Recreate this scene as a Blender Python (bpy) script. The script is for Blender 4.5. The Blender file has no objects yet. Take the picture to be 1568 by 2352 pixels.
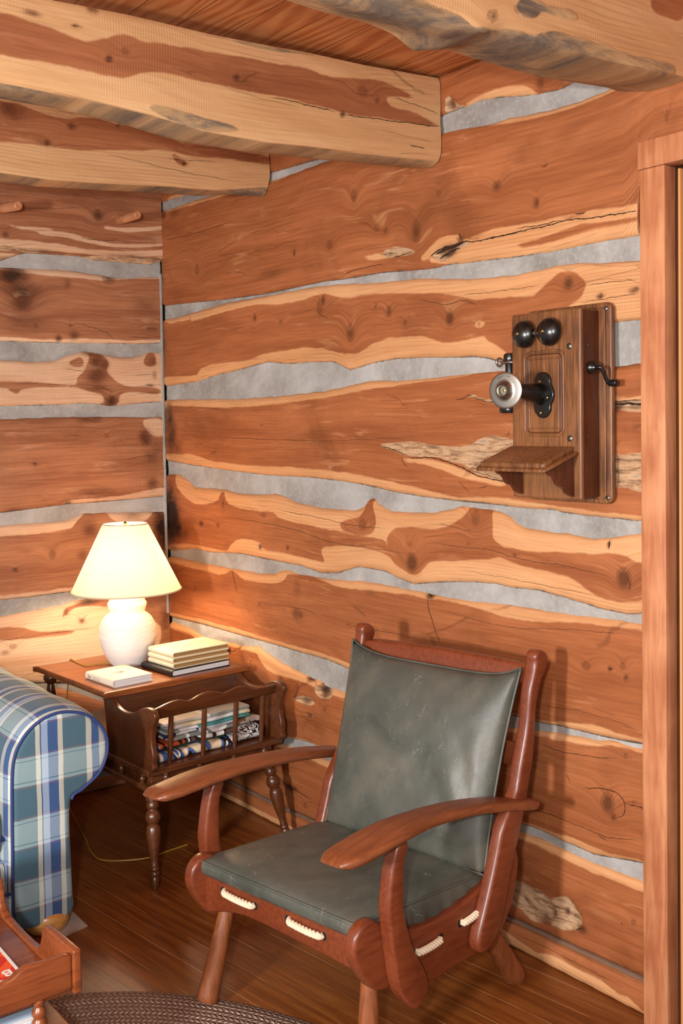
import bpy, bmesh, math, random
import numpy as np
from mathutils import Vector, Matrix
random.seed(7)
SC = bpy.context.scene
COL = SC.collection

# ------------------------------------------------------------------ camera
FPX, YAW, PITCH, ROLL, SHY = 2403.33, .658765, -.038692, -.016042, -106.0
CAM = np.array([-2.1586875, -4.022025, 1.5])
_F = np.array([math.sin(YAW)*math.cos(PITCH), math.cos(YAW)*math.cos(PITCH), math.sin(PITCH)])
_R0 = np.array([math.cos(YAW), -math.sin(YAW), 0]); _U0 = np.cross(_R0, _F)
_R = math.cos(ROLL)*_R0 + math.sin(ROLL)*_U0
_U = -math.sin(ROLL)*_R0 + math.cos(ROLL)*_U0
cd = bpy.data.cameras.new('camera'); cam = bpy.data.objects.new('camera', cd); COL.objects.link(cam)
cd.sensor_fit = 'VERTICAL'; cd.sensor_height = 24; cd.lens = 24*FPX/2352
cd.shift_y = SHY/2352; cd.clip_start = .05
m = Matrix.Identity(4)
for i in range(3):
    m[i][0], m[i][1], m[i][2], m[i][3] = _R[i], _U[i], -_F[i], CAM[i]
cam.matrix_world = m
SC.camera = cam

# ------------------------------------------------------------------ light
W = bpy.data.worlds.new('room_ambient'); SC.world = W; W.use_nodes = True
W.node_tree.nodes['Background'].inputs[0].default_value = (1.0, .96, .91, 1)
W.node_tree.nodes['Background'].inputs[1].default_value = .43

def area(name, loc, target, size, power, color, shape='RECTANGLE', sy=None):
    l = bpy.data.lights.new(name, 'AREA'); l.energy = power; l.color = color; l.shape = shape
    l.size = size
    if sy: l.size_y = sy
    o = bpy.data.objects.new(name, l); COL.objects.link(o); o.location = loc
    d = Vector(target)-Vector(loc); o.rotation_euler = d.to_track_quat('-Z', 'Y').to_euler()
    return o
area('window_light_left', (-3.9, -2.95, 1.45), (0, -1.9, .9), .28, 128, (1, .97, .93), sy=.36)
area('camera_flash', (-2.42, -4.02, 1.62), (-.4, -1.4, 1.1), .10, 48, (1, .98, .96), sy=.10)
area('fill_light_rear', (-3.3, -5.0, 2.1), (-.3, -1.2, .9), 2.6, 50, (1, .96, .91), sy=2.0)  # added soft fill from behind the camera, not a window
SC.view_settings.view_transform = 'Standard'; SC.view_settings.look = 'None'
SC.view_settings.gamma = 1; SC.view_settings.use_curve_mapping = False
SC.view_settings.exposure = -0.13
SC.cycles.max_bounces = 6; SC.cycles.diffuse_bounces = 3; SC.cycles.glossy_bounces = 3; SC.cycles.transmission_bounces = 3
SC.cycles.caustics_reflective = False; SC.cycles.caustics_refractive = False
SC.cycles.use_adaptive_sampling = True; SC.cycles.adaptive_threshold = .05; SC.cycles.adaptive_min_samples = 16

# ------------------------------------------------------------------ geometry helpers
def ray(u, v): return _F + _R*(u-784)/FPX + _U*(1176+SHY-v)/FPX
def onp(u, v, n, k):
    "point where the sight line of photo pixel (u,v) meets the plane n.p=k"
    n = np.asarray(n, float); d = ray(u, v); return CAM + d*((k-CAM@n)/(d@n))
def onx(u, v, x=0.): return onp(u, v, (1, 0, 0), x)
def ony(u, v, y=0.): return onp(u, v, (0, 1, 0), y)
def onz(u, v, z=0.): return onp(u, v, (0, 0, 1), z)

def noise1(x, seed=0.):
    x = np.asarray(x, float)
    return (np.sin(x*2.1+seed*1.7)+.6*np.sin(x*5.3+seed*3.1+1)+.35*np.sin(x*11.7+seed*.7+2)+.2*np.sin(x*23.9+seed*5.+.5))/2.15
def noise2(x, y, seed=0.):
    return (np.sin(x*1.7+y*1.3+seed)+np.sin(x*-2.9+y*3.7+seed*2.1)+.6*np.sin(x*6.1+y*5.3+seed*.3)+.5*np.sin(x*9.7-y*8.9+seed*1.9)+.3*np.sin(x*19.+y*17+seed))/3.4

def smooth_closed(pts, n=4):
    "Catmull-Rom through a closed outline"
    P = [np.asarray(p, float) for p in pts]; N = len(P); out = []
    for i in range(N):
        a, b, c, d = P[i-1], P[i], P[(i+1) % N], P[(i+2) % N]
        for k in range(n):
            t = k/n
            out.append(.5*((2*b)+(-a+c)*t+(2*a-5*b+4*c-d)*t*t+(-a+3*b-3*c+d)*t**3))
    return out
def smooth_open(pts, n=4):
    P = [np.asarray(p, float) for p in pts]; N = len(P); out = []
    for i in range(N-1):
        a, b, c, d = P[max(i-1, 0)], P[i], P[i+1], P[min(i+2, N-1)]
        for k in range(n):
            t = k/n
            out.append(.5*((2*b)+(-a+c)*t+(2*a-5*b+4*c-d)*t*t+(-a+3*b-3*c+d)*t**3))
    out.append(P[-1]); return out

def root(name, loc, rz=0., label=None, cat=None, group=None):
    o = bpy.data.objects.new(name, None); COL.objects.link(o)
    o.location = loc; o.rotation_euler = (0, 0, rz); o.empty_display_size = .05
    return tag(o, label, cat, group)
def tag(o, label=None, cat=None, group=None, kind=None):
    if label: o['label'] = label
    if cat: o['category'] = cat
    if group: o['group'] = group
    if kind: o['kind'] = kind
    return o
def world_mat(o):
    if o is None: return Matrix.Identity(4)
    m = Matrix.Translation(o.location) @ Matrix.Rotation(o.rotation_euler[2], 4, 'Z')
    return world_mat(o.parent) @ m if o.parent else m
def mk(name, verts, faces, mat, parent=None, smooth=30, bevel=0, seg=2, attrs=None, sub=0, base=None, label=None):
    "one mesh object from world-space vertices"
    me = bpy.data.meshes.new(name)
    M = world_mat(parent)
    if parent is None and base is not None: M = Matrix.Translation(base)
    inv = np.array(M.inverted())
    V = np.asarray([list(map(float, v)) for v in verts]); V = V@inv[:3, :3].T+inv[:3, 3]
    me.from_pydata(V.tolist(), [], [list(map(int, f)) for f in faces]); me.validate(clean_customdata=False)
    if attrs:
        for k, a in attrs.items():
            a = np.asarray(a, np.float32)
            if a.ndim == 1:
                at = me.attributes.new(k, 'FLOAT', 'POINT'); at.data.foreach_set('value', a)
            else:
                at = me.attributes.new(k, 'FLOAT_VECTOR', 'POINT'); at.data.foreach_set('vector', a.ravel())
    bm = bmesh.new(); bm.from_mesh(me); bmesh.ops.recalc_face_normals(bm, faces=bm.faces[:])
    if bevel:
        es = [e for e in bm.edges if len(e.link_faces) == 2 and e.calc_face_angle(0) > .55]
        try: bmesh.ops.bevel(bm, geom=es, offset=bevel, segments=seg, profile=.5, affect='EDGES', clamp_overlap=True)
        except Exception: pass
    bm.to_mesh(me); bm.free()
    o = bpy.data.objects.new(name, me); COL.objects.link(o)
    if parent is not None: o.parent = parent
    elif base is not None: o.location = base
    if mat: me.materials.append(mat)
    if smooth:
        me.polygons.foreach_set('use_smooth', [True]*len(me.polygons))
        try: me.set_sharp_from_angle(angle=math.radians(smooth))
        except Exception: pass
    if sub:
        md = o.modifiers.new('sub', 'SUBSURF'); md.levels = sub; md.render_levels = sub
    if label: o['label'] = label
    return o

def prism(outline, frame, a, b):
    "extrude a closed 2D outline between depths a and b; frame(x,y,d)->world"
    n = len(outline)
    V = [frame(p[0], p[1], a) for p in outline]+[frame(p[0], p[1], b) for p in outline]
    Fc = [list(range(n)), list(range(2*n-1, n-1, -1))]+[[i, (i+1) % n, n+(i+1) % n, n+i] for i in range(n)]
    return V, Fc
def boxv(x0, x1, y0, y1, z0, z1, fr=None):
    V = [(x, y, z) for x in (x0, x1) for y in (y0, y1) for z in (z0, z1)]
    Fc = [(0, 1, 3, 2), (4, 6, 7, 5), (0, 4, 5, 1), (2, 3, 7, 6), (0, 2, 6, 4), (1, 5, 7, 3)]
    if fr: V = [fr(*v) for v in V]
    return V, Fc
def merge(*parts):
    V = []; Fc = []
    for v, f in parts:
        k = len(V); V += list(v); Fc += [[i+k for i in q] for q in f]
    return V, Fc
def lathe(profile, p0, p1, n=28, cap=True):
    "profile [(h 0..1 along p0->p1, radius)]"
    p0 = np.asarray(p0, float); p1 = np.asarray(p1, float); ax = p1-p0; L = np.linalg.norm(ax); ax = ax/L
    q = np.array([1., 0, 0]) if abs(ax[0]) < .8 else np.array([0, 1., 0])
    e1 = np.cross(ax, q); e1 /= np.linalg.norm(e1); e2 = np.cross(ax, e1)
    V = []; Fc = []
    for h, r in profile:
        for k in range(n):
            a = 2*math.pi*k/n; V.append(p0+ax*L*h+r*(math.cos(a)*e1+math.sin(a)*e2))
    for i in range(len(profile)-1):
        for k in range(n):
            Fc.append([i*n+k, i*n+(k+1) % n, (i+1)*n+(k+1) % n, (i+1)*n+k])
    if cap: Fc.append(list(range(n))); Fc.append([(len(profile)-1)*n+k for k in range(n)])
    return V, Fc
def tube(path, rad, n=10, closed=False, squash=None):
    P = [np.asarray(p, float) for p in path]; N = len(P); V = []; Fc = []
    prev = None
    for i in range(N):
        if closed: d = P[(i+1) % N]-P[i-1]
        else: d = P[min(i+1, N-1)]-P[max(i-1, 0)]
        d = d/(np.linalg.norm(d)+1e-12)
        if prev is None:
            q = np.array([0, 0, 1.]) if abs(d[2]) < .9 else np.array([1., 0, 0])
            e1 = np.cross(d, q)
        else: e1 = prev-d*(prev@d)
        e1 /= np.linalg.norm(e1); prev = e1; e2 = np.cross(d, e1)
        r = rad[i] if hasattr(rad, '__len__') else rad
        for k in range(n):
            a = 2*math.pi*k/n; V.append(P[i]+r*(math.cos(a)*e1+math.sin(a)*e2))
    for i in range(N if closed else N-1):
        for k in range(n):
            j = (i+1) % N
            Fc.append([i*n+k, i*n+(k+1) % n, j*n+(k+1) % n, j*n+k])
    if not closed: Fc.append(list(range(n))); Fc.append([(N-1)*n+k for k in range(n)])
    return V, Fc
def gridf(ni, nj, off=0, wrap=False):
    return [[off+i*nj+j, off+(i+1)*nj+j, off+(i+1)*nj+j+1, off+i*nj+j+1] for i in range(ni-1) for j in range(nj-1)]

# ------------------------------------------------------------------ materials
class NT:
    def __init__(s, name):
        s.m = bpy.data.materials.new(name); s.m.use_nodes = True; s.t = s.m.node_tree
        s.b = s.t.nodes['Principled BSDF']; s.out = s.t.nodes['Material Output']
    def n(s, ty, **kw):
        nd = s.t.nodes.new(ty)
        for k, v in kw.items():
            if k.startswith('i_'):
                nd.inputs[k[2:].replace('_', ' ')].default_value = v
            else: setattr(nd, k, v)
        return nd
    def l(s, a, b): s.t.links.new(a, b)
    def val(s, x, inp):
        if hasattr(x, 'links') or isinstance(x, bpy.types.NodeSocket): s.l(x, inp)
        else: inp.default_value = x
    def math(s, op, a, b=None, c=None, clamp=False):
        nd = s.t.nodes.new('ShaderNodeMath'); nd.operation = op; nd.use_clamp = clamp
        s.val(a, nd.inputs[0])
        if b is not None: s.val(b, nd.inputs[1])
        if c is not None: s.val(c, nd.inputs[2])
        return nd.outputs[0]
    def attr(s, name):
        nd = s.t.nodes.new('ShaderNodeAttribute'); nd.attribute_name = name; return nd
    def comb(s, x, y, z):
        nd = s.t.nodes.new('ShaderNodeCombineXYZ'); s.val(x, nd.inputs[0]); s.val(y, nd.inputs[1]); s.val(z, nd.inputs[2]); return nd.outputs[0]
    def noise(s, vec, scale, detail=3, rough=.55, dist=0.):
        nd = s.t.nodes.new('ShaderNodeTexNoise'); nd.inputs['Scale'].default_value = scale
        nd.inputs['Detail'].default_value = detail; nd.inputs['Roughness'].default_value = rough
        nd.inputs['Distortion'].default_value = dist
        if vec is not None: s.l(vec, nd.inputs['Vector'])
        return nd.outputs[0]
    def mix(s, f, a, b, mode='MIX'):
        nd = s.t.nodes.new('ShaderNodeMix'); nd.data_type = 'RGBA'; nd.blend_type = mode
        s.val(f, nd.inputs[0])
        for x, i in ((a, 6), (b, 7)):
            if isinstance(x, tuple): nd.inputs[i].default_value = (*x[:3], 1)
            else: s.l(x, nd.inputs[i])
        return nd.outputs[2]
    def ramp(s, f, stops, mode='LINEAR'):
        nd = s.t.nodes.new('ShaderNodeValToRGB'); nd.color_ramp.interpolation = mode
        e = nd.color_ramp.elements
        while len(e) < len(stops): e.new(.5)
        for k, (p, c) in enumerate(stops): e[k].position = p; e[k].color = (*c[:3], 1)
        s.l(f, nd.inputs[0]); return nd.outputs[0]
    def sm(s, x, a, b):
        nd = s.t.nodes.new('ShaderNodeMapRange'); nd.interpolation_type = 'SMOOTHSTEP'
        s.val(x, nd.inputs[0]); nd.inputs[1].default_value = a; nd.inputs[2].default_value = b
        return nd.outputs[0]
    def obj(s): return s.t.nodes.new('ShaderNodeTexCoord').outputs['Object']
    def bump(s, h, strength, dist=.002):
        nd = s.t.nodes.new('ShaderNodeBump'); nd.inputs['Strength'].default_value = strength; nd.inputs['Distance'].default_value = dist
        s.l(h, nd.inputs['Height']); s.l(nd.outputs[0], s.b.inputs['Normal'])
    def col(s, c): s.val((*c[:3], 1) if isinstance(c, tuple) else c, s.b.inputs['Base Color'])
    def rough(s, r): s.val(r, s.b.inputs['Roughness'])

def srgb(r, g, b):
    f = lambda c: (c/255/12.92) if c/255 <= .04045 else ((c/255+.055)/1.055)**2.4
    return (f(r), f(g), f(b))

def plain(name, c, rough=.5, metal=0., spec=.5, coat=0.):
    t = NT(name); t.col(c); t.rough(rough); t.b.inputs['Metallic'].default_value = metal
    t.b.inputs['Specular IOR Level'].default_value = spec
    if coat: t.b.inputs['Coat Weight'].default_value = coat; t.b.inputs['Coat Roughness'].default_value = .15
    return t.m

def log_wood(name, heart, heart2, sapc, sap2, rough=.55, saw=.10, bark=None, bfreq=9.):
    "heart and sap wood; attributes on the mesh carry where the heartwood, knots, cracks and bark pockets lie"
    t = NT(name)
    al = t.attr('al').outputs['Fac']; gr = t.attr('gr').outputs['Fac']; sap = t.attr('sap').outputs['Fac']
    kh = t.attr('kh').outputs['Fac']; kn = t.attr('kn').outputs['Fac']; dk = t.attr('dk').outputs['Fac']; bk = t.attr('bk').outputs['Fac']
    oi = t.n('ShaderNodeObjectInfo').outputs['Random']
    sd = t.math('MULTIPLY', oi, 37.)
    so_ = t.n('ShaderNodeSeparateXYZ'); t.l(t.obj(), so_.inputs[0]); zob = so_.outputs[2]
    v1 = t.comb(t.math('MULTIPLY', al, 1.6), t.math('MULTIPLY', gr, 38.), sd)
    v2 = t.comb(t.math('MULTIPLY', al, .9), t.math('MULTIPLY', gr, 9.), sd)
    pos = t.comb(al, gr, sd)
    fine = t.noise(v1, 3., 5, .65, .4)
    med = t.noise(v2, 1.6, 3, .5, .5)
    blot = t.noise(pos, 3.2, 4, .6, .6)
    fib = t.noise(t.comb(t.math('MULTIPLY', al, 3.), t.math('MULTIPLY', gr, 160.), sd), 2., 3, .6)
    wob = t.math('MULTIPLY', t.math('SUBTRACT', t.noise(pos, 14., 4, .6), .5), .014)
    s = t.sm(t.math('ADD', sap, wob), -.0035, .0035)
    g = t.math('ADD', t.math('MULTIPLY', fine, .45), t.math('MULTIPLY', med, .55))
    g2 = t.sm(g, .30, .70)
    hc = t.mix(g2, heart, heart2)
    hc = t.mix(t.math('MULTIPLY', t.sm(blot, .5, .75), .5), hc, tuple(c*.62 for c in heart))
    # paler streaks that follow the grain
    stv = t.comb(t.math('MULTIPLY', al, 2.2), t.math('MULTIPLY', gr, 17.), sd)
    st = t.math('MULTIPLY', t.sm(t.noise(stv, 2.1, 4, .6, .8), .54, .72), t.sm(t.noise(pos, 2.3, 2), .42, .62))
    hc = t.mix(t.math('MULTIPLY', st, .62), hc, tuple(.5*a+.5*b for a, b in zip(heart2, sapc)))
    scl = t.mix(g2, sap2, sapc)
    c = t.mix(s, hc, scl)
    # growth rings
    w = t.math('SINE', t.math('ADD', t.math('MULTIPLY', gr, 520.), t.math('MULTIPLY', t.noise(v2, 2., 2), 16.)))
    ringm = t.math('MULTIPLY', t.sm(w, .35, 1.), t.math('MULTIPLY', t.sm(t.noise(pos, 2.6, 2), .42, .6), .20))
    c = t.mix(ringm, c, tuple(x*.6 for x in heart))
    w2 = t.math('SINE', t.math('ADD', t.math('MULTIPLY', gr, 900.), t.math('MULTIPLY', fine, 5.)))
    c = t.mix(t.math('MULTIPLY', t.math('MULTIPLY', t.sm(w2, -.2, 1.), kh), .7), c, tuple(x*.5 for x in heart))
    # fibre and band-saw marks
    c = t.mix(t.math('MULTIPLY', t.sm(fib, .52, .75), .16), c, tuple(x*.45 for x in heart))
    sw = t.math('MULTIPLY', t.math('SINE', t.math('ADD', t.math('MULTIPLY', al, 900.), t.math('MULTIPLY', t.noise(pos, 3., 1), 9.))), t.sm(t.noise(pos, 3.7, 2), .42, .62))
    c = t.mix(t.math('MULTIPLY', t.sm(sw, .1, 1.), saw), c, tuple(x*.45 for x in heart))
    # knots
    kd = t.math('MULTIPLY', t.sm(kn, .08, .6), .8)
    c = t.mix(kd, c, tuple(x*.30 for x in heart))
    kr = t.math('MULTIPLY', t.math('SUBTRACT', t.sm(kn, .1, .2), t.sm(kn, .2, .34)), .28)
    c = t.mix(kr, c, tuple(x*.35 for x in heart))
    # weathered bark pockets, grey-tan fibrous
    bn = t.noise(t.comb(t.math('MULTIPLY', al, 1.5), t.math('MULTIPLY', zob, 9.), sd), bfreq, 8, .72, .35)
    bc = t.ramp(bn, bark or [(.32, srgb(84, 64, 50)), (.45, srgb(158, 122, 92)), (.55, srgb(204, 166, 128)), (.68, srgb(150, 138, 124))])
    bm_ = t.sm(t.math('ADD', bk, t.math('MULTIPLY', wob, 1.)), -.003, .003)
    c = t.mix(bm_, c, bc)
    # fine stray checks
    vo = t.n('ShaderNodeTexVoronoi', feature='DISTANCE_TO_EDGE'); vo.inputs['Scale'].default_value = 1.
    t.l(t.comb(t.math('ADD', t.math('MULTIPLY', al, .8), t.math('MULTIPLY', blot, .25)), t.math('ADD', t.math('MULTIPLY', gr, 9.), t.math('MULTIPLY', blot, .5)), sd), vo.inputs['Vector'])
    ck = t.math('MULTIPLY', t.math('SUBTRACT', 1., t.sm(vo.outputs['Distance'], .002, .011)), t.sm(t.noise(pos, 4.1, 2), .52, .6))
    c = t.mix(t.math('MULTIPLY', ck, .32), c, tuple(x*.2 for x in heart))
    # stains and open cracks
    dn = t.math('MULTIPLY', dk, t.math('ADD', .55, t.math('MULTIPLY', t.noise(v1, 2., 4, .7), 1.)), clamp=True)
    c = t.mix(t.math('MULTIPLY', t.sm(dn, .02, .55), .72), c, srgb(92, 50, 30))
    c = t.mix(t.sm(dn, .35, 1.15), c, srgb(34, 20, 13))
    t.col(c)
    t.rough(t.math('ADD', rough, t.math('MULTIPLY', bm_, .3)))
    h = t.math('ADD', t.math('MULTIPLY', fine, .5), t.math('ADD', t.math('MULTIPLY', fib, .3), t.math('MULTIPLY', bn, t.math('MULTIPLY', bm_, 4.))))
    h = t.math('SUBTRACT', h, t.math('MULTIPLY', dn, 2.))
    h = t.math('SUBTRACT', h, t.math('MULTIPLY', ck, 1.))
    h = t.math('ADD', h, t.math('MULTIPLY', sw, .12))
    t.bump(h, .35, .0025)
    t.b.inputs['Specular IOR Level'].default_value = .3
    return t.m

M = {}
M['log'] = log_wood('cedar_log', srgb(142, 80, 44), srgb(180, 110, 68), srgb(222, 168, 120), srgb(200, 142, 94))
M['log_left'] = log_wood('cedar_log_weathered', srgb(140, 86, 58), srgb(184, 126, 90), srgb(226, 190, 158), srgb(206, 162, 128), saw=.2)
M['beam'] = log_wood('cedar_beam', srgb(140, 82, 52), srgb(172, 110, 72), srgb(216, 172, 126), srgb(198, 150, 102), saw=.05, bfreq=2.2, bark=[(.3, srgb(78, 70, 66)), (.42, srgb(118, 102, 88)), (.52, srgb(172, 138, 100)), (.66, srgb(206, 168, 124))])

def chinking_mat():
    t = NT('mortar_chinking'); p = t.obj()
    a = t.noise(p, 5., 4, .6, .3); b = t.noise(p, 60., 4, .7); d = t.noise(p, 240., 2, .6)
    c = t.ramp(a, [(.3, srgb(136, 132, 128)), (.5, srgb(161, 159, 156)), (.72, srgb(184, 184, 183))])
    c = t.mix(t.math('MULTIPLY', t.sm(b, .45, .7), .3), c, srgb(198, 194, 190))
    c = t.mix(t.math('MULTIPLY', t.sm(d, .68, .74), .6), c, srgb(226, 222, 216))
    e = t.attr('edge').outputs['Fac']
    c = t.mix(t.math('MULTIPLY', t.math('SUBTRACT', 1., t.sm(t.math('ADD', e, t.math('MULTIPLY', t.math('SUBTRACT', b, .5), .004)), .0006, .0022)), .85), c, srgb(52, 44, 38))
    t.col(c); t.rough(.92); t.b.inputs['Specular IOR Level'].default_value = .15
    t.bump(t.math('ADD', b, t.math('MULTIPLY', d, .5)), .4, .003); return t.m
M['mortar'] = chinking_mat()
M['groove'] = plain('groove_board', srgb(122, 94, 76), .8)
M['backing'] = plain('dark_backing', srgb(58, 44, 36), .9)

def stained(name, c1, c2, rough=.32, scale=1., coat=.25, axis=(2., 30., 30.), wear=None):
    t = NT(name); p = t.obj()
    mp = t.n('ShaderNodeMapping'); mp.inputs['Scale'].default_value = axis; t.l(p, mp.inputs[0])
    a = t.noise(mp.outputs[0], 3.*scale, 5, .6, .5); b = t.noise(p, 6., 3)
    f = t.math('ADD', t.math('MULTIPLY', a, .6), t.math('MULTIPLY', b, .4))
    c = t.mix(t.sm(f, .36, .64), c1, c2)
    if wear:
        c = t.mix(t.math('MULTIPLY', t.sm(t.noise(p, 9., 5, .7), .60, .72), .6), c, wear)
    t.col(c); t.rough(t.math('ADD', rough, t.math('MULTIPLY', b, .12)))
    t.b.inputs['Coat Weight'].default_value = coat; t.b.inputs['Coat Roughness'].default_value = .22
    t.bump(a, .04, .001); return t.m
M['chair'] = stained('armchair_wood', srgb(104, 46, 23), srgb(126, 61, 33), .34)
M['arm'] = stained('armrest_wood', srgb(112, 58, 30), srgb(140, 78, 44), .36)
M['chair_leg'] = stained('armchair_leg_wood', srgb(112, 58, 28), srgb(146, 82, 42), .5, axis=(30., 30., 2.), coat=.05)
M['table'] = stained('end_table_wood', srgb(74, 38, 18), srgb(98, 54, 28), .28, coat=.3)
M['tabletop'] = stained('end_table_top_wood', srgb(112, 58, 26), srgb(156, 88, 44), .26, coat=.35)
M['coffee'] = stained('coffee_table_wood', srgb(108, 50, 22), srgb(142, 74, 36), .26, coat=.4)
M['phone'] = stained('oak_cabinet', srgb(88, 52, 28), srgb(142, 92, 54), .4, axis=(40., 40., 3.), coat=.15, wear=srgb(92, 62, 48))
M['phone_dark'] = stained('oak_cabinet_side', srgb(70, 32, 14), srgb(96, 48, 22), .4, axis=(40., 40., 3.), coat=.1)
M['trim'] = stained('door_trim_wood', srgb(168, 100, 64), srgb(206, 142, 100), .5, axis=(14., 14., 1.2), coat=.0)
M['jamb'] = stained('door_jamb_wood', srgb(62, 32, 18), srgb(88, 48, 26), .5, axis=(20., 20., 1.5), coat=.0)
M['stop'] = plain('door_stop_wood', srgb(214, 152, 96), .5)
M['door'] = stained('door_leaf', srgb(70, 48, 32), srgb(92, 64, 42), .5, axis=(20., 20., 1.5), coat=.0)
M['black'] = plain('black_enamel', srgb(14, 14, 15), .28, spec=.6, coat=.2)
M['blackmat'] = plain('black_cover', srgb(24, 24, 27), .45)
M['nickel'] = plain('nickel', srgb(158, 150, 142), .36, 1.)
M['brass'] = plain('brass', srgb(180, 150, 90), .3, 1.)
M['screw'] = plain('screw_steel', srgb(120, 116, 110), .35, 1.)
M['paper'] = plain('page_edges', srgb(222, 220, 214), .8)
M['ceramic'] = plain('white_ceramic', srgb(236, 234, 230), .5)
M['ink'] = plain('ink', srgb(40, 34, 32), .7)
M['redink'] = plain('red_ink', srgb(176, 96, 72), .7)
M['dark'] = plain('hole_shade', srgb(22, 12, 8), .9)  # near-black painted for the shade inside the rope holes

# ------------------------------------------------------------------ log walls
def seg_dist(P, poly, closed=False):
    "distance from points P (n,2) to a polyline"
    Q = np.asarray(poly, float)
    if closed: Q = np.vstack([Q, Q[:1]])
    best = np.full(len(P), 1e9)
    for a, b in zip(Q[:-1], Q[1:]):
        ab = b-a; L = ab@ab+1e-12
        t = np.clip(((P-a)@ab)/L, 0, 1)
        d = np.hypot(*(P-(a+t[:, None]*ab)).T); best = np.minimum(best, d)
    return best
def inside(P, poly):
    Q = np.asarray(poly, float); n = len(Q); r = np.zeros(len(P), bool); j = n-1
    for i in range(n):
        xi, yi = Q[i]; xj, yj = Q[j]
        c = ((yi > P[:, 1]) != (yj > P[:, 1])) & (P[:, 0] < (xj-xi)*(P[:, 1]-yi)/(yj-yi+1e-12)+xi)
        r ^= c; j = i
    return r
def sdist(P, poly):
    d = seg_dist(P, poly, True); return np.where(inside(P, poly), d, -d)

class Wall:
    "side 'R': plane x=0, along = -y ; side 'L': plane y=0, along = -x"
    def __init__(s, side, off=0.): s.side = side; s.off = off
    def uv(s, px, off=None):
        o = s.off if off is None else off
        if s.side == 'R': p = onx(*px, -o); return (-p[1], p[2])
        p = ony(*px, -o); return (-p[0], p[2])
    def P(s, a, z, d):  # d = distance out of the wall into the room
        if s.side == 'R': return (-d, -a, z)
        return (-a, -d, z)
WR, WL = Wall('R'), Wall('L')

def curve_fn(w, pts, ext0=0., ext1=0.):
    q = [w.uv(p) for p in pts]; q.sort(); x = np.array([a for a, _ in q]); z = np.array([b for _, b in q])
    return lambda a: np.interp(a, x, z)

def crack_ribbons(w, V, Fc, cracks, P2, dfun, seed):
    "narrow, ragged, tapering slivers for the open checks in the wood"
    V = list(V); n0 = len(V)
    for ci, q in enumerate(cracks):
        L = [np.array(p) for p in P2(q[1])]
        if len(L) > 2: L = smooth_open(L, 4)
        seg = np.concatenate([[0], np.cumsum([np.hypot(*(b-a)) for a, b in zip(L[:-1], L[1:])])])
        n = max(4, int(seg[-1]/.007)); s_ = np.linspace(0, seg[-1], n)
        X = np.interp(s_, seg, [p[0] for p in L]); Z = np.interp(s_, seg, [p[1] for p in L])
        Z = Z+.0012*noise1(X*90, seed+ci)+.002*noise1(X*23, ci)
        wd = q[0]*.42*(np.clip(np.minimum(s_, seg[-1]-s_)/(.12*seg[-1]+1e-6), .08, 1))*(.55+.6*np.abs(noise1(s_*60, ci*1.3+seed)))
        dx = np.gradient(X); dz = np.gradient(Z); L_ = np.hypot(dx, dz)+1e-9
        D = dfun(X, Z)+.0006
        b = len(V)
        for i in range(n):
            for sg in (-1, 1): V.append(w.P(X[i]-sg*dz[i]/L_[i]*wd[i], Z[i]+sg*dx[i]/L_[i]*wd[i], D[i]))
        Fc = Fc+[[b+2*i, b+2*i+1, b+2*i+3, b+2*i+2] for i in range(n-1)]
    return V, Fc, len(V)-n0

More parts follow.
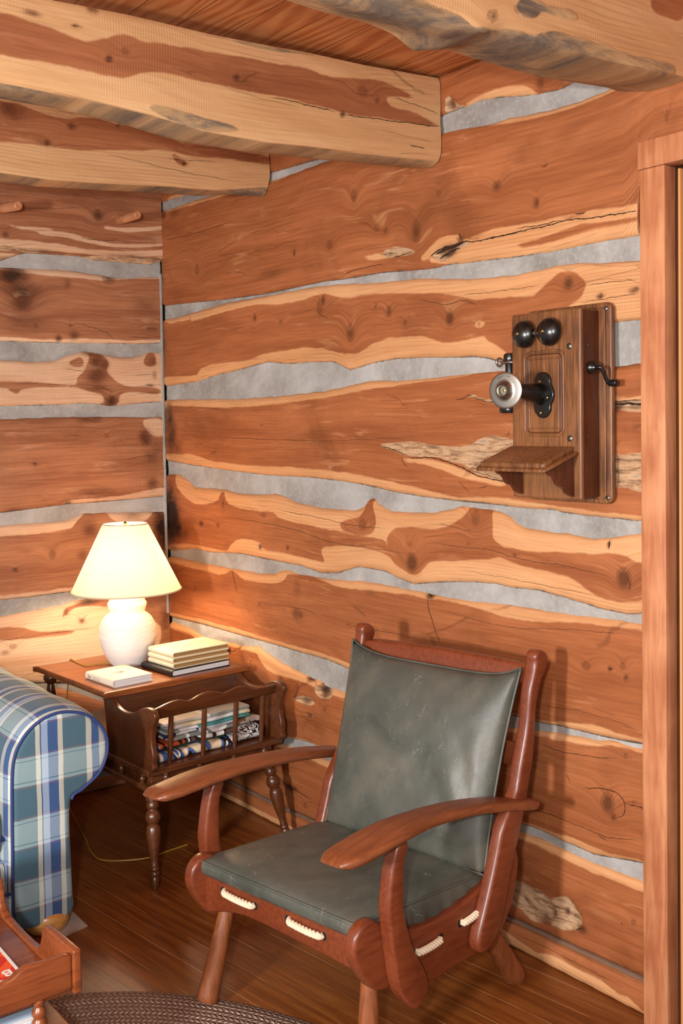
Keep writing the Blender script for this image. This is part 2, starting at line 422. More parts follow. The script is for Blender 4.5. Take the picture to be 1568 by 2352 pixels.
def build_log(w, parent, top, bot, a0, a1, mat, heart_top=None, heart_bot=None, sap_polys=(), heart_polys=(),
              knots=(), cracks=(), barks=(), stains=(), res=.010, proud=.0, depth=.10, seed=0., name='log', allsap=False, ztop=None, zbot=None):
    ft = ztop or curve_fn(w, top); fb = zbot or curve_fn(w, bot)
    na = int((a1-a0)/res)+1; A = np.linspace(a0, a1, na)
    zt = ft(A)+.0015*noise1(A*31, seed); zb = fb(A)+.0015*noise1(A*37, seed+3)
    zt = np.maximum(zt, zb+.006)
    hmax = float(np.max(zt-zb)); nj = max(8, int(hmax/.0085)+1)
    tj = np.linspace(0, 1, nj)
    AA = np.repeat(A[:, None], nj, 1); ZZ = zb[:, None]+(zt-zb)[:, None]*tj[None]
    ed = np.minimum(ZZ-zb[:, None], zt[:, None]-ZZ)
    D = proud - .013*np.exp(-ed/.006) - .002*noise2(AA*3, ZZ*9, seed)
    Pf = np.stack([AA.ravel(), ZZ.ravel()], 1)
    P2 = lambda l: [w.uv(p) for p in l]
    # heart/sap field
    sap = np.full(len(Pf), -1.) if not allsap else np.full(len(Pf), .5)
    if heart_top: sap = np.maximum(sap, (ZZ-curve_fn(w, heart_top)(A)[:, None]).ravel())
    if heart_bot: sap = np.maximum(sap, (curve_fn(w, heart_bot)(A)[:, None]-ZZ).ravel())
    for q in sap_polys: sap = np.maximum(sap, sdist(Pf, smooth_closed(P2(q), 3)))
    for q in heart_polys:
        sap = np.minimum(sap, -sdist(Pf, smooth_closed(P2(q), 3)))
    # grain coordinate follows the log's own shape and swirls round knots
    zm = .5*(zt+zb); k = 9; ker = np.ones(k)/k
    zs = np.convolve(np.pad(zm, k//2, mode='edge'), ker, 'valid')[:na]; hs = np.convolve(np.pad(zt-zb, k//2, mode='edge'), ker, 'valid')[:na]
    gr = ((ZZ-zs[:, None])/np.maximum(hs[:, None], .03)*hs.mean()).ravel()
    gr = .6*gr+.4*(ZZ.ravel()-zm.mean())
    kn = np.zeros(len(Pf)); kh = np.zeros(len(Pf)); dk = np.zeros(len(Pf)); bk = np.full(len(Pf), -1.)
    for q in knots:
        u, v, r = q[0], q[1], q[2]; s_ = q[3] if len(q) > 3 else 1.
        c = w.uv((u, v)); c2 = w.uv((u, v+r)); R = abs(c2[1]-c[1]); asp = q[4] if len(q) > 4 else 1.15
        d = np.hypot((Pf[:, 0]-c[0])/asp, Pf[:, 1]-c[1])
        kn = np.maximum(kn, s_*np.clip(1.15-d/R*.95, 0, 1))
        gr += 1.3*R*np.exp(-(d/(1.9*R))**2)
        gr += .35*R*np.exp(-(d/(.7*R))**2)
        kh = np.maximum(kh, s_*np.exp(-(d/(1.7*R))**2))
    for q in stains:
        u, v, r, st = q[:4]; asp = q[4] if len(q) > 4 else 1.
        c = w.uv((u, v)); R = abs(w.uv((u, v+r))[1]-c[1])
        d = np.hypot((Pf[:, 0]-c[0])/asp, Pf[:, 1]-c[1])/R
        dk = np.maximum(dk, 1.1*st*np.exp(-d**2*1.1)*(.85+.25*noise2(Pf[:, 0]*22, Pf[:, 1]*26, seed)))
    for q in barks:
        b = sdist(Pf, smooth_closed(P2(q), 2)); bk = np.maximum(bk, b)
    D = D.ravel()-.010*np.clip(bk/.012, 0, 1)*(bk > 0)*(1+.6*noise2(Pf[:, 0]*60, Pf[:, 1]*90, seed))
    D = D-.006*np.clip(dk-.4, 0, 1)
    V = [w.P(a, z, d) for a, z, d in zip(Pf[:, 0], Pf[:, 1], D)]
    Fc = gridf(na, nj)
    # turn the top and bottom edges and both ends back into the wall
    n0 = len(V); idx = np.arange(na*nj).reshape(na, nj)
    ring = list(idx[:, 0])+list(idx[-1, 1:])+list(idx[-2::-1, -1])+list(idx[0, -2:0:-1])
    for i in ring: V.append(w.P(Pf[i, 0], Pf[i, 1], -depth))
    nr = len(ring)
    Fc += [[ring[i], ring[(i+1) % nr], n0+(i+1) % nr, n0+i] for i in range(nr)]
    e = lambda a: np.concatenate([a, a[ring]])
    V, Fc, ext = crack_ribbons(w, V, Fc, cracks, P2, lambda a, z: proud-.013*np.exp(-np.minimum(z-np.interp(a, A, zb), np.interp(a, A, zt)-z)/.006)-.002*noise2(a*3, z*9, seed), seed)
    e0 = e
    e = lambda a: np.concatenate([e0(a), np.zeros(ext)])
    att = dict(al=e(Pf[:, 0]+seed*.7), gr=e(gr+seed*.31), sap=e(sap), kn=e(kn), kh=e(kh), dk=e(dk), bk=np.concatenate([e0(bk), np.full(ext, -1.)]))
    att['dk'][-ext or len(att['dk']):] = 2.
    return mk(name, V, Fc, mat, parent, smooth=50, attrs=att)

def build_chink(w, parent, top, bot, a0, a1, recess=.012, seed=0., ztop=None, zbot=None):
    "mortar joint between the bottom edge of one log and the top edge of the next"
    ft = ztop or curve_fn(w, top); fb = zbot or curve_fn(w, bot)
    A = np.linspace(a0, a1, int((a1-a0)/.012)+1); na = len(A)
    zt = ft(A)+.002; zb = fb(A)-.006
    zt = np.maximum(zt, zb+.004); hmax = (zt-zb).max(); nj = max(5, int(hmax/.008)+1)
    tj = np.linspace(0, 1, nj); AA = np.repeat(A[:, None], nj, 1); ZZ = zb[:, None]+(zt-zb)[:, None]*tj
    D = -recess+.003*noise2(AA*7, ZZ*20, seed)
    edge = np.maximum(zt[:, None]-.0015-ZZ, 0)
    V = [w.P(a, z, d) for a, z, d in zip(AA.ravel(), ZZ.ravel(), D.ravel())]; Fc = gridf(na, nj)
    n0 = len(V); idx = np.arange(na*nj).reshape(na, nj)
    ring = list(idx[:, 0])+list(idx[-1, 1:])+list(idx[-2::-1, -1])+list(idx[0, -2:0:-1])
    for i in ring: V.append(w.P(AA.ravel()[i], ZZ.ravel()[i], -.09))
    nr = len(ring); Fc += [[ring[i], ring[(i+1) % nr], n0+(i+1) % nr, n0+i] for i in range(nr)]
    ee = edge.ravel()
    return mk('chinking', V, Fc, M['mortar'], parent, smooth=50, attrs=dict(edge=np.concatenate([ee, ee[ring]])))

CEIL = 2.53; DOORY = 2.458
wr = mk('wall_right', *boxv(.085, .16, -3.6, .16, 0, CEIL), M['backing'], None, base=(.08, 0, 0)); tag(wr, kind='structure')
wl = mk('wall_left', *boxv(-3.2, .085, .085, .16, 0, CEIL), M['backing'], None, base=(0, .08, 0)); tag(wl, kind='structure')
# doorway: cut the backing wall where the door stands
def cut_doorway():
    me = wr.data
    V, Fc = merge(boxv(.085, .16, -DOORY-.07, .16, 0, CEIL), boxv(.085, .16, -3.6, -DOORY-.07, 2.12, CEIL))
    V = [(x-.08, y, z) for x, y, z in V]
    me.clear_geometry(); me.from_pydata(V, [], Fc); me.update(); me.materials.clear(); me.materials.append(M['backing'])
cut_doorway()

# ---- right wall: joints top to bottom, each as (lower edge of upper log, upper edge of lower log)
R0b = [(340,480),(373,462),(450,438),(560,412),(627,393),(700,372),(790,350),(900,318),(960,290),(1016,262),(1065,242),(1100,228),(1131,223),(1193,219),(1228,215),(1282,204),(1309,190),(1348,173),(1387,157),(1440,138),(1500,120),(1568,95)]
R1t = [(340,492),(373,484),(400,474),(440,460),(500,442),(560,430),(627,412),(700,385),(800,350),(900,330),(1016,302),(1076,289),(1115,285),(1162,269),(1216,260),(1270,248),(1328,229),(1387,206),(1425,182),(1456,173),(1500,160),(1568,140)]
R1b = [(340,706),(360,704),(417,697),(450,694),(513,687),(559,681),(628,670),(704,653),(743,645),(790,640),(819,635),(877,626),(900,624),(960,619),(1003,614),(1015,609),(1084,601),(1176,591),(1244,580),(1306,568),(1386,552),(1464,540),(1500,532)]
R2t = [(340,742),(360,735),(398,729),(475,706),(520,694),(574,685),(640,672),(704,660),(762,653),(850,648),(960,638),(1015,640),(1072,640),(1168,632),(1225,620),(1264,610),(1310,603),(1359,604),(1410,601),(1464,597),(1500,594)]
R2b = [(340,890),(371,888),(448,876),(490,862),(532,852),(570,842),(609,832),(660,836),(704,832),(758,831),(775,838),(796,850),(815,845),(850,834),(900,825),(960,821),(1040,821),(1084,819),(1114,823),(1145,832),(1200,812),(1300,770),(1405,740),(1466,734),(1500,730)]
R3t = [(340,920),(371,918),(456,917),(532,916),(628,911),(743,897),(800,884),(850,874),(900,874),(960,870),(1015,865),(1130,851),(1250,845),(1405,842),(1468,834),(1500,832)]
R3b = [(340,1052),(383,1059),(437,1069),(513,1080),(609,1092),(704,1097),(781,1106),(838,1116),(896,1130),(960,1141),(1034,1150),(1130,1159),(1200,1168),(1264,1172),(1300,1180),(1359,1187),(1459,1197),(1500,1195)]
R4t = [(340,1089),(383,1089),(410,1089),(428,1104),(444,1118),(480,1122),(513,1125),(540,1133),(570,1136),(600,1136),(628,1133),(650,1140),(674,1154),(735,1168),(780,1171),(812,1171),(831,1164),(842,1148),(850,1143),(858,1150),(873,1164),(896,1175),(960,1178),(996,1177),(1030,1170),(1053,1162),(1099,1168),(1145,1176),(1168,1189),(1180,1202),(1199,1212),(1244,1221),(1302,1227),(1359,1239),(1409,1233),(1470,1225),(1500,1222)]
R4b = [(340,1268),(393,1265),(448,1261),(475,1269),(551,1273),(609,1286),(685,1300),(731,1317),(773,1317),(800,1308),(819,1303),(877,1313),(915,1332),(946,1343),(980,1340),(1026,1338),(1080,1338),(1130,1342),(1168,1351),(1229,1357),(1283,1372),(1340,1389),(1378,1401),(1436,1412),(1474,1411),(1500,1411)]
R5t = [(340,1268),(393,1279),(475,1296),(525,1305),(590,1317),(628,1317),(643,1308),(655,1309),(678,1319),(743,1330),(819,1334),(896,1347),(977,1363),(1026,1374),(1130,1386),(1244,1403),(1359,1418),(1474,1435),(1500,1438)]
R5b = [(340,1405),(398,1420),(475,1439),(532,1456),(609,1477),(685,1500),(743,1516),(804,1542),(900,1572),(1060,1615),(1232,1661),(1273,1668),(1393,1697),(1474,1712),(1500,1717)]
R6t = [(340,1410),(398,1432),(433,1443),(459,1462),(490,1468),(513,1474),(551,1485),(590,1485),(605,1496),(620,1508),(640,1522),(666,1535),(704,1553),(765,1583),(794,1594),(900,1622),(1060,1655),(1232,1680),(1284,1687),(1359,1700),(1403,1702),(1474,1724),(1500,1730)]
R6b = [(340,1590),(480,1640),(600,1680),(640,1692),(700,1705),(770,1735),(900,1785),(1060,1850),(1232,1908),(1273,1928),(1359,1966),(1474,1986),(1500,1990)]
R7t = [(340,1600),(480,1650),(600,1697),(650,1712),(700,1726),(740,1745),(770,1757),(900,1808),(1060,1870),(1229,1926),(1290,1954),(1359,1986),(1474,2027),(1500,2036)]
R7b = [(340,1700),(480,1770),(627,1846),(691,1874),(900,1975),(1154,2102),(1273,2157),(1474,2249),(1500,2261)]
R8t = [(340,1706),(480,1777),(627,1853),(691,1882),(900,1984),(1154,2112),(1273,2167),(1474,2260),(1500,2272)]
E1 = DOORY+.0; E2 = 3.5
cz = lambda z: (lambda A: np.full(len(A), z))
def over_door(curve, z):
    f = curve_fn(WR, curve)
    return lambda A: np.where(np.asarray(A) > DOORY-.02, np.maximum(f(A), z), f(A))
build_log(WR, wr, None, R0b, -.0, E2, M['log'], ztop=cz(CEIL), seed=.3,
   sap_polys=[[(1065,243),(1090,225),(1125,208),(1165,197),(1200,197),(1222,205),(1228,222),(1190,224),(1131,228)],[(1300,195),(1330,170),(1360,150),(1400,140),(1440,150),(1387,162),(1348,178)],[(375,462),(400,448),(440,436),(480,430),(500,436),(450,446)]],
   stains=[(1258,135,40,.7,.5),(1240,190,26,.45,.6),(1245,160,30,.5,.4),(1035,238,14,.7)], knots=[(1262,150,30,.5,.6)], barks=[[(1022,228),(1032,222),(1050,240),(1062,243),(1035,262),(1020,270)]])
build_chink(WR, wr, R0b, R1t, 0, E2, seed=1.)
build_log(WR, wr, R1t, None, 0, E2, M['log'], zbot=over_door(R1b, 2.11), seed=1.7,
   heart_top=[(340,500),(373,490),(627,418),(800,345),(1016,305),(1076,291),(1162,283),(1216,274),(1270,262),(1328,243),(1387,219),(1425,197),(1468,182),(1568,150)],
   sap_polys=[[(990,602),(1002,575),(1030,552),(1065,549),(1100,548),(1180,532),(1300,504),(1380,492),(1464,480),(1500,476),(1500,536),(1464,544),(1306,572),(1176,594),(1084,604)],
              [(965,592),(985,570),(1010,548),(1040,538),(1062,545),(1040,552),(1010,566),(992,586),(975,598)],
              [(1080,545),(1150,523),(1230,510),(1310,492),(1400,478),(1464,468),(1500,464),(1500,480),(1400,490),(1310,500),(1230,522),(1150,538)],
              [(835,590),(880,580),(900,575),(945,572),(950,582),(900,590),(850,598)]],
   heart_polys=[[(1188,562),(1240,548),(1300,528),(1345,514),(1400,508),(1464,497),(1500,492),(1500,503),(1464,509),(1400,520),(1345,532),(1290,548),(1240,562),(1200,568)]],
   knots=[(813,450,22,.45,.6),(885,553-24,12,.4,.8),(955,532,30,.55,.6),(675,581,9,.7,.6),(1140,428,15,.6),(1232,466,16,.7,.6),(1008,445,12,.3),(452,620,20,.35,.7),(756,562,14,.4),(1250,380,5,.9),(865,522,14,.3)],
   cracks=[(.006,[(985,592),(1000,580),(1020,569),(1045,562),(1068,556)]),(.0045,[(1010,575),(1060,557),(1100,553),(1180,535),(1240,522),(1310,505),(1380,498),(1470,482),(1500,478)]),
           (.003,[(1184,526),(1215,520),(1240,517),(1290,506)]),(.004,[(1318,490),(1335,492),(1345,487)]),(.0028,[(376,552),(430,541),(480,526),(530,510)]),(.003,[(430,536),(440,534)]),
           (.003,[(870,584),(900,582)]),(.003,[(905,590),(945,580)]),(.010,[(1000,586),(1020,573),(1040,566),(1062,560)]),(.006,[(1008,595),(1030,580),(1058,570)]),(.005,[(1120,548),(1160,540),(1190,534)]),(.006,[(1060,552),(1055,535)]),(.003,[(785,634),(815,620),(850,612),(885,606)])],
   barks=[[(992,590),(1005,573),(1030,563),(1060,556),(1085,556),(1070,566),(1050,572),(1035,590),(1012,600)],[(880,578),(905,568),(945,572),(950,582),(915,590),(885,592)]],
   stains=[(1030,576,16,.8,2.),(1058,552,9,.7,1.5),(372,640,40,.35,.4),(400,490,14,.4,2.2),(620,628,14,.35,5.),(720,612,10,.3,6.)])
build_chink(WR, wr, R1b, R2t, 0, E1, seed=2.)
build_log(WR, wr, R2t, R2b, 0, E1, M['log'], seed=2.9,
   heart_top=[(340,745),(371,737),(389,744),(412,738),(436,733),(440,738),(513,717),(574,702),(585,700),(640,700),(697,689),(722,678),(743,674),(773,681),(790,685),(812,683),(840,677),(877,674),(960,674),(1015,673),(1050,680),(1091,689),(1168,683),(1225,681),(1244,664),(1262,645),(1275,633),(1290,624),(1306,622),(1322,627),(1332,635),(1346,649),(1344,665),(1340,676),(1330,690),(1317,700),(1300,730),(1280,800),(1270,860),(1500,860)],
   heart_bot=[(340,868),(371,867),(452,861),(456,853),(463,844),(485,836),(513,832),(555,830),(570,825),(600,815),(628,809),(697,798),(743,800),(770,808),(792,813),(819,811),(840,800),(858,787),(896,777),(960,773),(977,773),(1000,782),(1015,787),(1053,785),(1085,775),(1110,771),(1122,783),(1145,798),(1164,811),(1200,815),(1240,760),(1260,640),(1500,560)],
   heart_polys=[[(1225,681),(1244,664),(1262,645),(1275,633),(1290,624),(1306,622),(1322,627),(1332,635),(1346,649),(1344,665),(1338,678),(1325,692),(1310,700),(1290,720),(1230,740),(1180,815),(1150,790),(1160,720),(1180,690)]],
   sap_polys=[[(1088,748),(1094,739),(1105,736),(1113,742),(1108,750),(1096,755)]],
   knots=[(585,729,10,.7,.7),(742,690,13,.7,.8),(805,765,24,.55,.7),(893,715,14,.6,.8),(862,705,6,.6),(1032,730,19,.85,.75),(1306,650,19,.7,.85),(930,741,9,.5,.8),(1100,745,8,.3,1.),(645,740,7,.3,2.),(1380,680,6,.0)],
   cracks=[(.002,[(1060,678),(1150,668),(1240,655)]),(.002,[(1350,655),(1420,646),(1464,641)]),(.003,[(1455,664),(1466,662)]),(.002,[(1330,697),(1400,684),(1466,676)]),(.0022,[(960,686),(1020,700),(1060,690),(1100,705)]),(.0025,[(735,680),(730,715),(745,728),(757,735)]),(.004,[(436,726),(438,735)])],
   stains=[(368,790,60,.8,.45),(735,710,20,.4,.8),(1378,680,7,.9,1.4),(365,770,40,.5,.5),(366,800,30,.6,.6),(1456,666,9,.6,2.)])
build_chink(WR, wr, R2b, R3t, 0, E1, seed=3.)
build_log(WR, wr, R3t, R3b, 0, E1, M['log'], seed=4.1,
   heart_top=[(340,935),(371,930),(398,931),(456,935),(513,936),(570,934),(628,929),(743,914),(858,893),(960,879),(1015,872),(1080,860),(1130,850),(1250,835),(1500,825)],
   heart_bot=[(340,1045),(387,1042),(437,1044),(494,1060),(590,1070),(704,1076),(800,1085),(877,1102),(960,1120),(1053,1143),(1100,1142),(1168,1146),(1283,1164),(1380,1175),(1470,1184),(1500,1186)],
   sap_polys=[[(925,1053),(950,1052),(1000,1058),(1040,1070),(1080,1086),(1130,1100),(1165,1110),(1150,1116),(1110,1108),(1060,1096),(1010,1078),(965,1066),(935,1062)],[(1404,912),(1440,912),(1500,906),(1500,918),(1440,921),(1404,922)],[(372,938),(386,928),(392,945),(384,965),(373,962)]],
   barks=[[(870,1023),(890,1018),(920,1016),(945,1014),(970,1018),(1000,1022),(1050,1027),(1075,1024),(1100,1008),(1125,1001),(1150,1005),(1180,1008),(1260,1015),(1400,1042),(1440,1044),(1500,1045),(1500,1128),(1440,1122),(1400,1118),(1300,1110),(1200,1108),(1150,1102),(1100,1090),(1083,1082),(1060,1066),(1030,1060),(1000,1050),(960,1050),(930,1046),(905,1036)],
          [(1073,908),(1090,907),(1110,914),(1135,919),(1160,925),(1130,928),(1100,918),(1085,914)],[(1400,922),(1500,917),(1500,945),(1400,938)]],
   cracks=[(.003,[(1044,917),(1062,916),(1075,908),(1085,910)]),(.0025,[(1080,910),(1115,922),(1145,927)]),(.0045,[(925,1050),(960,1052),(1000,1052),(1040,1066),(1070,1078),(1100,1094),(1150,1104),(1200,1110)]),
           (.003,[(872,1023),(905,1034),(935,1045)]),(.002,[(1052,1103),(1065,1118),(1078,1132)]),(.0025,[(1100,1122),(1122,1115)]),(.003,[(922,1048),(925,1062),(935,1072)]),(.008,[(1404,930),(1430,928),(1500,928)]),
           (.0015,[(480,1003),(700,1012),(820,1010),(980,1002)]),(.003,[(1400,922),(1440,920),(1500,917)]),(.002,[(1083,1082),(1150,1100)])],
   knots=[(1165,996,5,.8),(905,980,4,.3),(600,975,4,.5),(1415,1018,5,.6)],
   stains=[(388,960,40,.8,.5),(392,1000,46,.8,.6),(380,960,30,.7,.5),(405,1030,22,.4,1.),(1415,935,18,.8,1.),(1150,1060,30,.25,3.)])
build_chink(WR, wr, R3b, R4t, 0, E1, seed=4.)
H4 = [(380,1100),(400,1090),(406,1120),(438,1152),(468,1158),(498,1150),(507,1135),(514,1131),(520,1150),(535,1163),(580,1172),(600,1175),(625,1176),(640,1188),(680,1200),(730,1211),(790,1224),(830,1232),(880,1240),(888,1255),(890,1232),(905,1215),(925,1211),(960,1212),(1000,1215),(1035,1205),(1060,1190),(1072,1176),(1080,1164),(1125,1170),(1130,1195),(1134,1235),(1150,1250),(1165,1258),(1230,1267),(1290,1268),(1360,1273),(1410,1271),(1440,1278),(1462,1292),(1480,1300),(1480,1374),(1445,1382),(1410,1381),(1380,1372),(1350,1357),(1325,1338),(1295,1322),(1240,1308),(1190,1297),(1160,1285),(1140,1280),(1110,1284),(1050,1288),(990,1291),(975,1302),(962,1316),(947,1321),(930,1312),(905,1294),(892,1278),(870,1268),(820,1256),(775,1254),(740,1258),(740,1275),(746,1291),(720,1286),(680,1277),(640,1268),(605,1262),(598,1248),(570,1238),(545,1240),(530,1252),(520,1265),(490,1260),(450,1252),(395,1248),(380,1250)]
build_log(WR, wr, R4t, R4b, 0, E1, M['log'], seed=5.3, allsap=True,
   heart_polys=[H4,[(846,1146),(856,1146),(856,1165),(862,1190),(858,1218),(845,1228),(815,1228),(790,1218),(780,1203),(800,1192),(825,1188),(838,1165)]],
   sap_polys=[[(432,1178),(460,1172),(488,1168),(484,1180),(470,1188),(445,1186)],[(540,1168),(575,1173),(590,1185),(625,1190),(680,1205),(740,1222),(800,1232),(860,1245),(800,1246),(740,1238),(680,1222),(620,1208),(560,1192),(535,1182)],[(870,1222),(888,1225),(888,1250),(870,1245),(850,1240)]],
   knots=[(945,1292,24,.85,.85),(1432,1328,26,.85,.85),(512,1160,10,.5,.6),(500,1206,9,.5,.8),(832,1205,18,.35,1.1),(1092,1190,24,.4,.7),(1182,1274,6,.5),(605,1182,9,.35,1.6),(1075,1250,10,.2,1.6),(1258,1285,6,.2,1.8),(940,1250,14,.2,1.3)],
   cracks=[(.002,[(520,1188),(600,1200),(680,1218),(760,1245),(870,1262),(945,1272)]),(.0022,[(640,1172),(720,1186),(800,1205),(860,1212),(895,1215)]),(.0018,[(985,1243),(1050,1256),(1120,1262),(1200,1285),(1300,1300),(1360,1315),(1412,1328)]),(.0018,[(1005,1202),(1060,1215),(1085,1222)]),(.0015,[(1060,1310),(1150,1325),(1250,1345),(1370,1368)]),(.003,[(1440,1325),(1448,1345),(1442,1358)]),(.006,[(1397,1237),(1399,1252),(1398,1262)]),(.0015,[(440,1140),(520,1158),(600,1170)])],
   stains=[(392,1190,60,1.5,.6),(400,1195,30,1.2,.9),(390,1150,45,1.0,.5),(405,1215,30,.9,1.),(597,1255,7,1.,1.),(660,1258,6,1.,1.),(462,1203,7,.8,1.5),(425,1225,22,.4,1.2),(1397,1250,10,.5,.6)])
build_chink(WR, wr, R4b, R5t, 0, E1, seed=5.)
build_log(WR, wr, R5t, R5b, 0, E1, M['log'], seed=6.2,
   heart_top=[(340,1285),(393,1292),(456,1309),(500,1319),(519,1317),(526,1311),(532,1311),(544,1318),(552,1327),(563,1333),(600,1338),(636,1340),(652,1334),(659,1320),(704,1322),(743,1336),(773,1347),(820,1354),(877,1359),(960,1370),(976,1375),(985,1380),(1000,1376),(1015,1378),(1050,1386),(1091,1397),(1140,1410),(1168,1420),(1225,1428),(1321,1430),(1398,1437),(1474,1449),(1500,1452)],
   heart_bot=[(340,1398),(398,1409),(475,1426),(532,1441),(628,1470),(743,1502),(804,1526),(900,1558),(1060,1608),(1232,1652),(1256,1657),(1300,1659),(1359,1664),(1427,1686),(1474,1700),(1500,1704)],
   sap_polys=[[(655,1512-10),(740,1514),(770,1523),(800,1532),(812,1546),(743,1516),(700,1504)]],
   knots=[(1345,1530,14,.4,1.2),(1430,1530,14,.35,.8),(690,1412,9,.5,1.3),(1438,1556,6,.7),(800,1436,4,.6),(595,1388,5,.5),(447,1352,8,.4)],
   cracks=[(.005,[(531,1308),(536,1325),(545,1362)]),(.004,[(981,1370),(985,1400),(1000,1450),(1012,1478)]),(.0018,[(590,1384),(700,1400),(740,1424)]),(.0018,[(800,1436),(880,1450),(960,1468)]),(.0015,[(1010,1400),(1160,1440),(1300,1445),(1470,1460)]),(.0015,[(440,1405),(560,1432)]),(.008,[(978,1366),(990,1372)]),(.004,[(1398,1538),(1408,1536)]),(.0015,[(1232,1618),(1360,1640),(1474,1680)])],
   stains=[(985,1368,12,.8,1.2),(682,1348,24,.35,.7),(680,1411,16,.5,1.3),(1400,1537,6,.9),(1436,1558,9,.6,.7),(395,1340,26,.5,.6),(850,1360,10,.3,3.)])
build_chink(WR, wr, R5b, R6t, 0, E1, seed=6.)
build_log(WR, wr, R6t, R6b, 0, E1, M['log'], seed=7.4,
   heart_top=[(340,1425),(400,1445),(430,1452),(460,1472),(500,1484),(521,1484),(560,1492),(590,1500),(600,1520),(612,1538),(628,1546),(660,1556),(704,1570),(765,1597),(794,1606),(900,1634),(1060,1665),(1232,1690),(1284,1701),(1359,1713),(1403,1712),(1474,1730),(1500,1736)],
   heart_bot=[(340,1580),(480,1632),(600,1674),(640,1686),(700,1700),(770,1729),(900,1778),(1060,1842),(1232,1898),(1267,1911),(1311,1922),(1359,1945),(1393,1960),(1474,1978),(1500,1984)],
   knots=[(556,1556,16,.5,.8),(1395,1845,26,.75,.8),(645,1562,10,.5,1.6),(745,1630,7,.4),(1435,1735,7,.4),(735,1596,8,.5,1.)],
   cracks=[(.0022,[(1232,1706),(1290,1726),(1360,1738),(1420,1742)]),(.003,[(1338,1809),(1385,1812),(1420,1825),(1434,1845),(1432,1870),(1415,1880)]),(.003,[(1434,1844),(1474,1856),(1500,1860)]),(.0022,[(1200,1850),(1290,1880),(1380,1918),(1440,1928),(1474,1930)]),(.003,[(1372,1916),(1395,1932)]),(.002,[(570,1500),(580,1512),(575,1524),(582,1540)]),(.002,[(1300,1775),(1310,1800)]),(.004,[(518,1490),(535,1496),(545,1488)]),(.003,[(700,1556),(720,1566),(728,1575)])],
   barks=[[(722,1580),(732,1572),(745,1570),(758,1577),(763,1590),(758,1602),(742,1605),(726,1596)],[(670,1606),(695,1598),(715,1604),(723,1617),(705,1621),(688,1614)],[(698,1640),(712,1641),(724,1647),(712,1647)]],
   stains=[(743,1588,17,1.1,1.),(712,1558,10,.8,1.6),(700,1610,10,.6,2.),(711,1643,5,.8,2.2),(525,1495,8,1.1,1.4),(548,1488,5,.9),(1408,1877,10,.7),(1455,1845,8,.4),(560,1510,25,.35,1.)])
build_chink(WR, wr, R6b, R7t, 0, E1, seed=7.)
build_log(WR, wr, R7t, R7b, 0, E1, M['log'], seed=8.8,
   heart_top=[(340,1605),(600,1702),(650,1720),(700,1738),(770,1770),(900,1822),(1060,1884),(1229,1940),(1290,1970),(1359,2005),(1474,2047),(1500,2056)],
   barks=[[(1150,2030),(1175,2024),(1200,2028),(1225,2040),(1255,2058),(1275,2090),(1278,2106),(1255,2118),(1235,2120),(1215,2110),(1190,2085),(1160,2068),(1140,2060)],[(1262,2070),(1285,2058),(1305,2062),(1322,2085),(1335,2110),(1330,2130),(1305,2137),(1275,2130),(1262,2120),(1280,2100)]],
   knots=[(1298,2096,12,.8,.9),(1455,2118,8,.5,1.2),(700,1850,8,.4),(1310,2100,20,.35,.8)],
   cracks=[(.0035,[(632,1782),(660,1802),(690,1822),(715,1836)]),(.003,[(1425,2118),(1432,2124)]),(.004,[(1320,2135),(1340,2130)])],
   stains=[(665,1808,10,.9,3.),(1335,2133,12,.8,1.3),(1298,2096,9,.8,.8),(1250,2110,14,.6,1.8),(1270,2098,10,.7,1.)])
build_log(WR, wr, R7b, R8t, 0, E1, M['groove'], seed=9.1, proud=.004, name='groove_strip')
build_log(WR, wr, R8t, None, 0, E1, M['log'], zbot=cz(0.), seed=9.6,
   heart_bot=[(397,1760),(700,1915),(1154,2135),(1178,2150),(1230,2187),(1270,2195),(1300,2212),(1380,2252),(1420,2283),(1440,2288),(1474,2322),(1500,2336)],
   cracks=[(.0015,[(1178,2140),(1300,2200),(1420,2262)])])

# ---- left wall
L0b = [(-420,560),(-200,592),(0,599),(36,586),(60,581),(108,583),(181,588),(217,597),(289,602),(345,607),(373,600)]
L1t = [(-420,600),(-200,612),(0,613),(108,617),(160,620),(217,629),(271,637),(354,635),(380,634)]
L1b = [(-420,770),(0,783),(108,787),(217,788),(325,790),(361,788),(380,788)]
L2t = [(-420,800),(-200,815),(0,826),(72,830),(110,830),(134,826),(160,815),(188,807),(220,809),(253,816),(280,820),(307,821),(325,815),(343,808),(380,808)]
L2b = [(-420,930),(0,933),(108,931),(199,926),(225,928),(253,933),(289,929),(361,924),(380,924)]
L3t = [(-420,962),(0,962),(145,958),(289,957),(376,957),(385,957)]
L3b = [(-420,1230),(0,1179),(72,1170),(155,1159),(253,1152),(372,1141),(385,1140)]
L4t = [(-420,1260),(0,1208),(80,1201),(147,1197),(170,1190),(192,1179),(253,1177),(312,1177),(375,1175),(388,1174)]
L4b = [(-420,1420),(0,1380),(67,1373),(165,1360),(260,1358),(390,1350)]
L5t = [(-420,1470),(0,1418),(67,1404),(134,1391),(172,1380),(230,1370),(300,1362),(390,1353)]
L5b = [(-420,1590),(0,1572),(140,1570),(180,1572),(243,1578),(300,1580),(392,1575)]
L6t = [(-420,1620),(0,1600),(140,1582),(190,1596),(243,1614),(300,1615),(392,1605)]
L6b = [(-420,1850),(0,1800),(180,1768),(260,1765),(394,1745)]
L7t = [(-420,1880),(0,1825),(180,1790),(260,1782),(394,1758)]
LE = 2.9
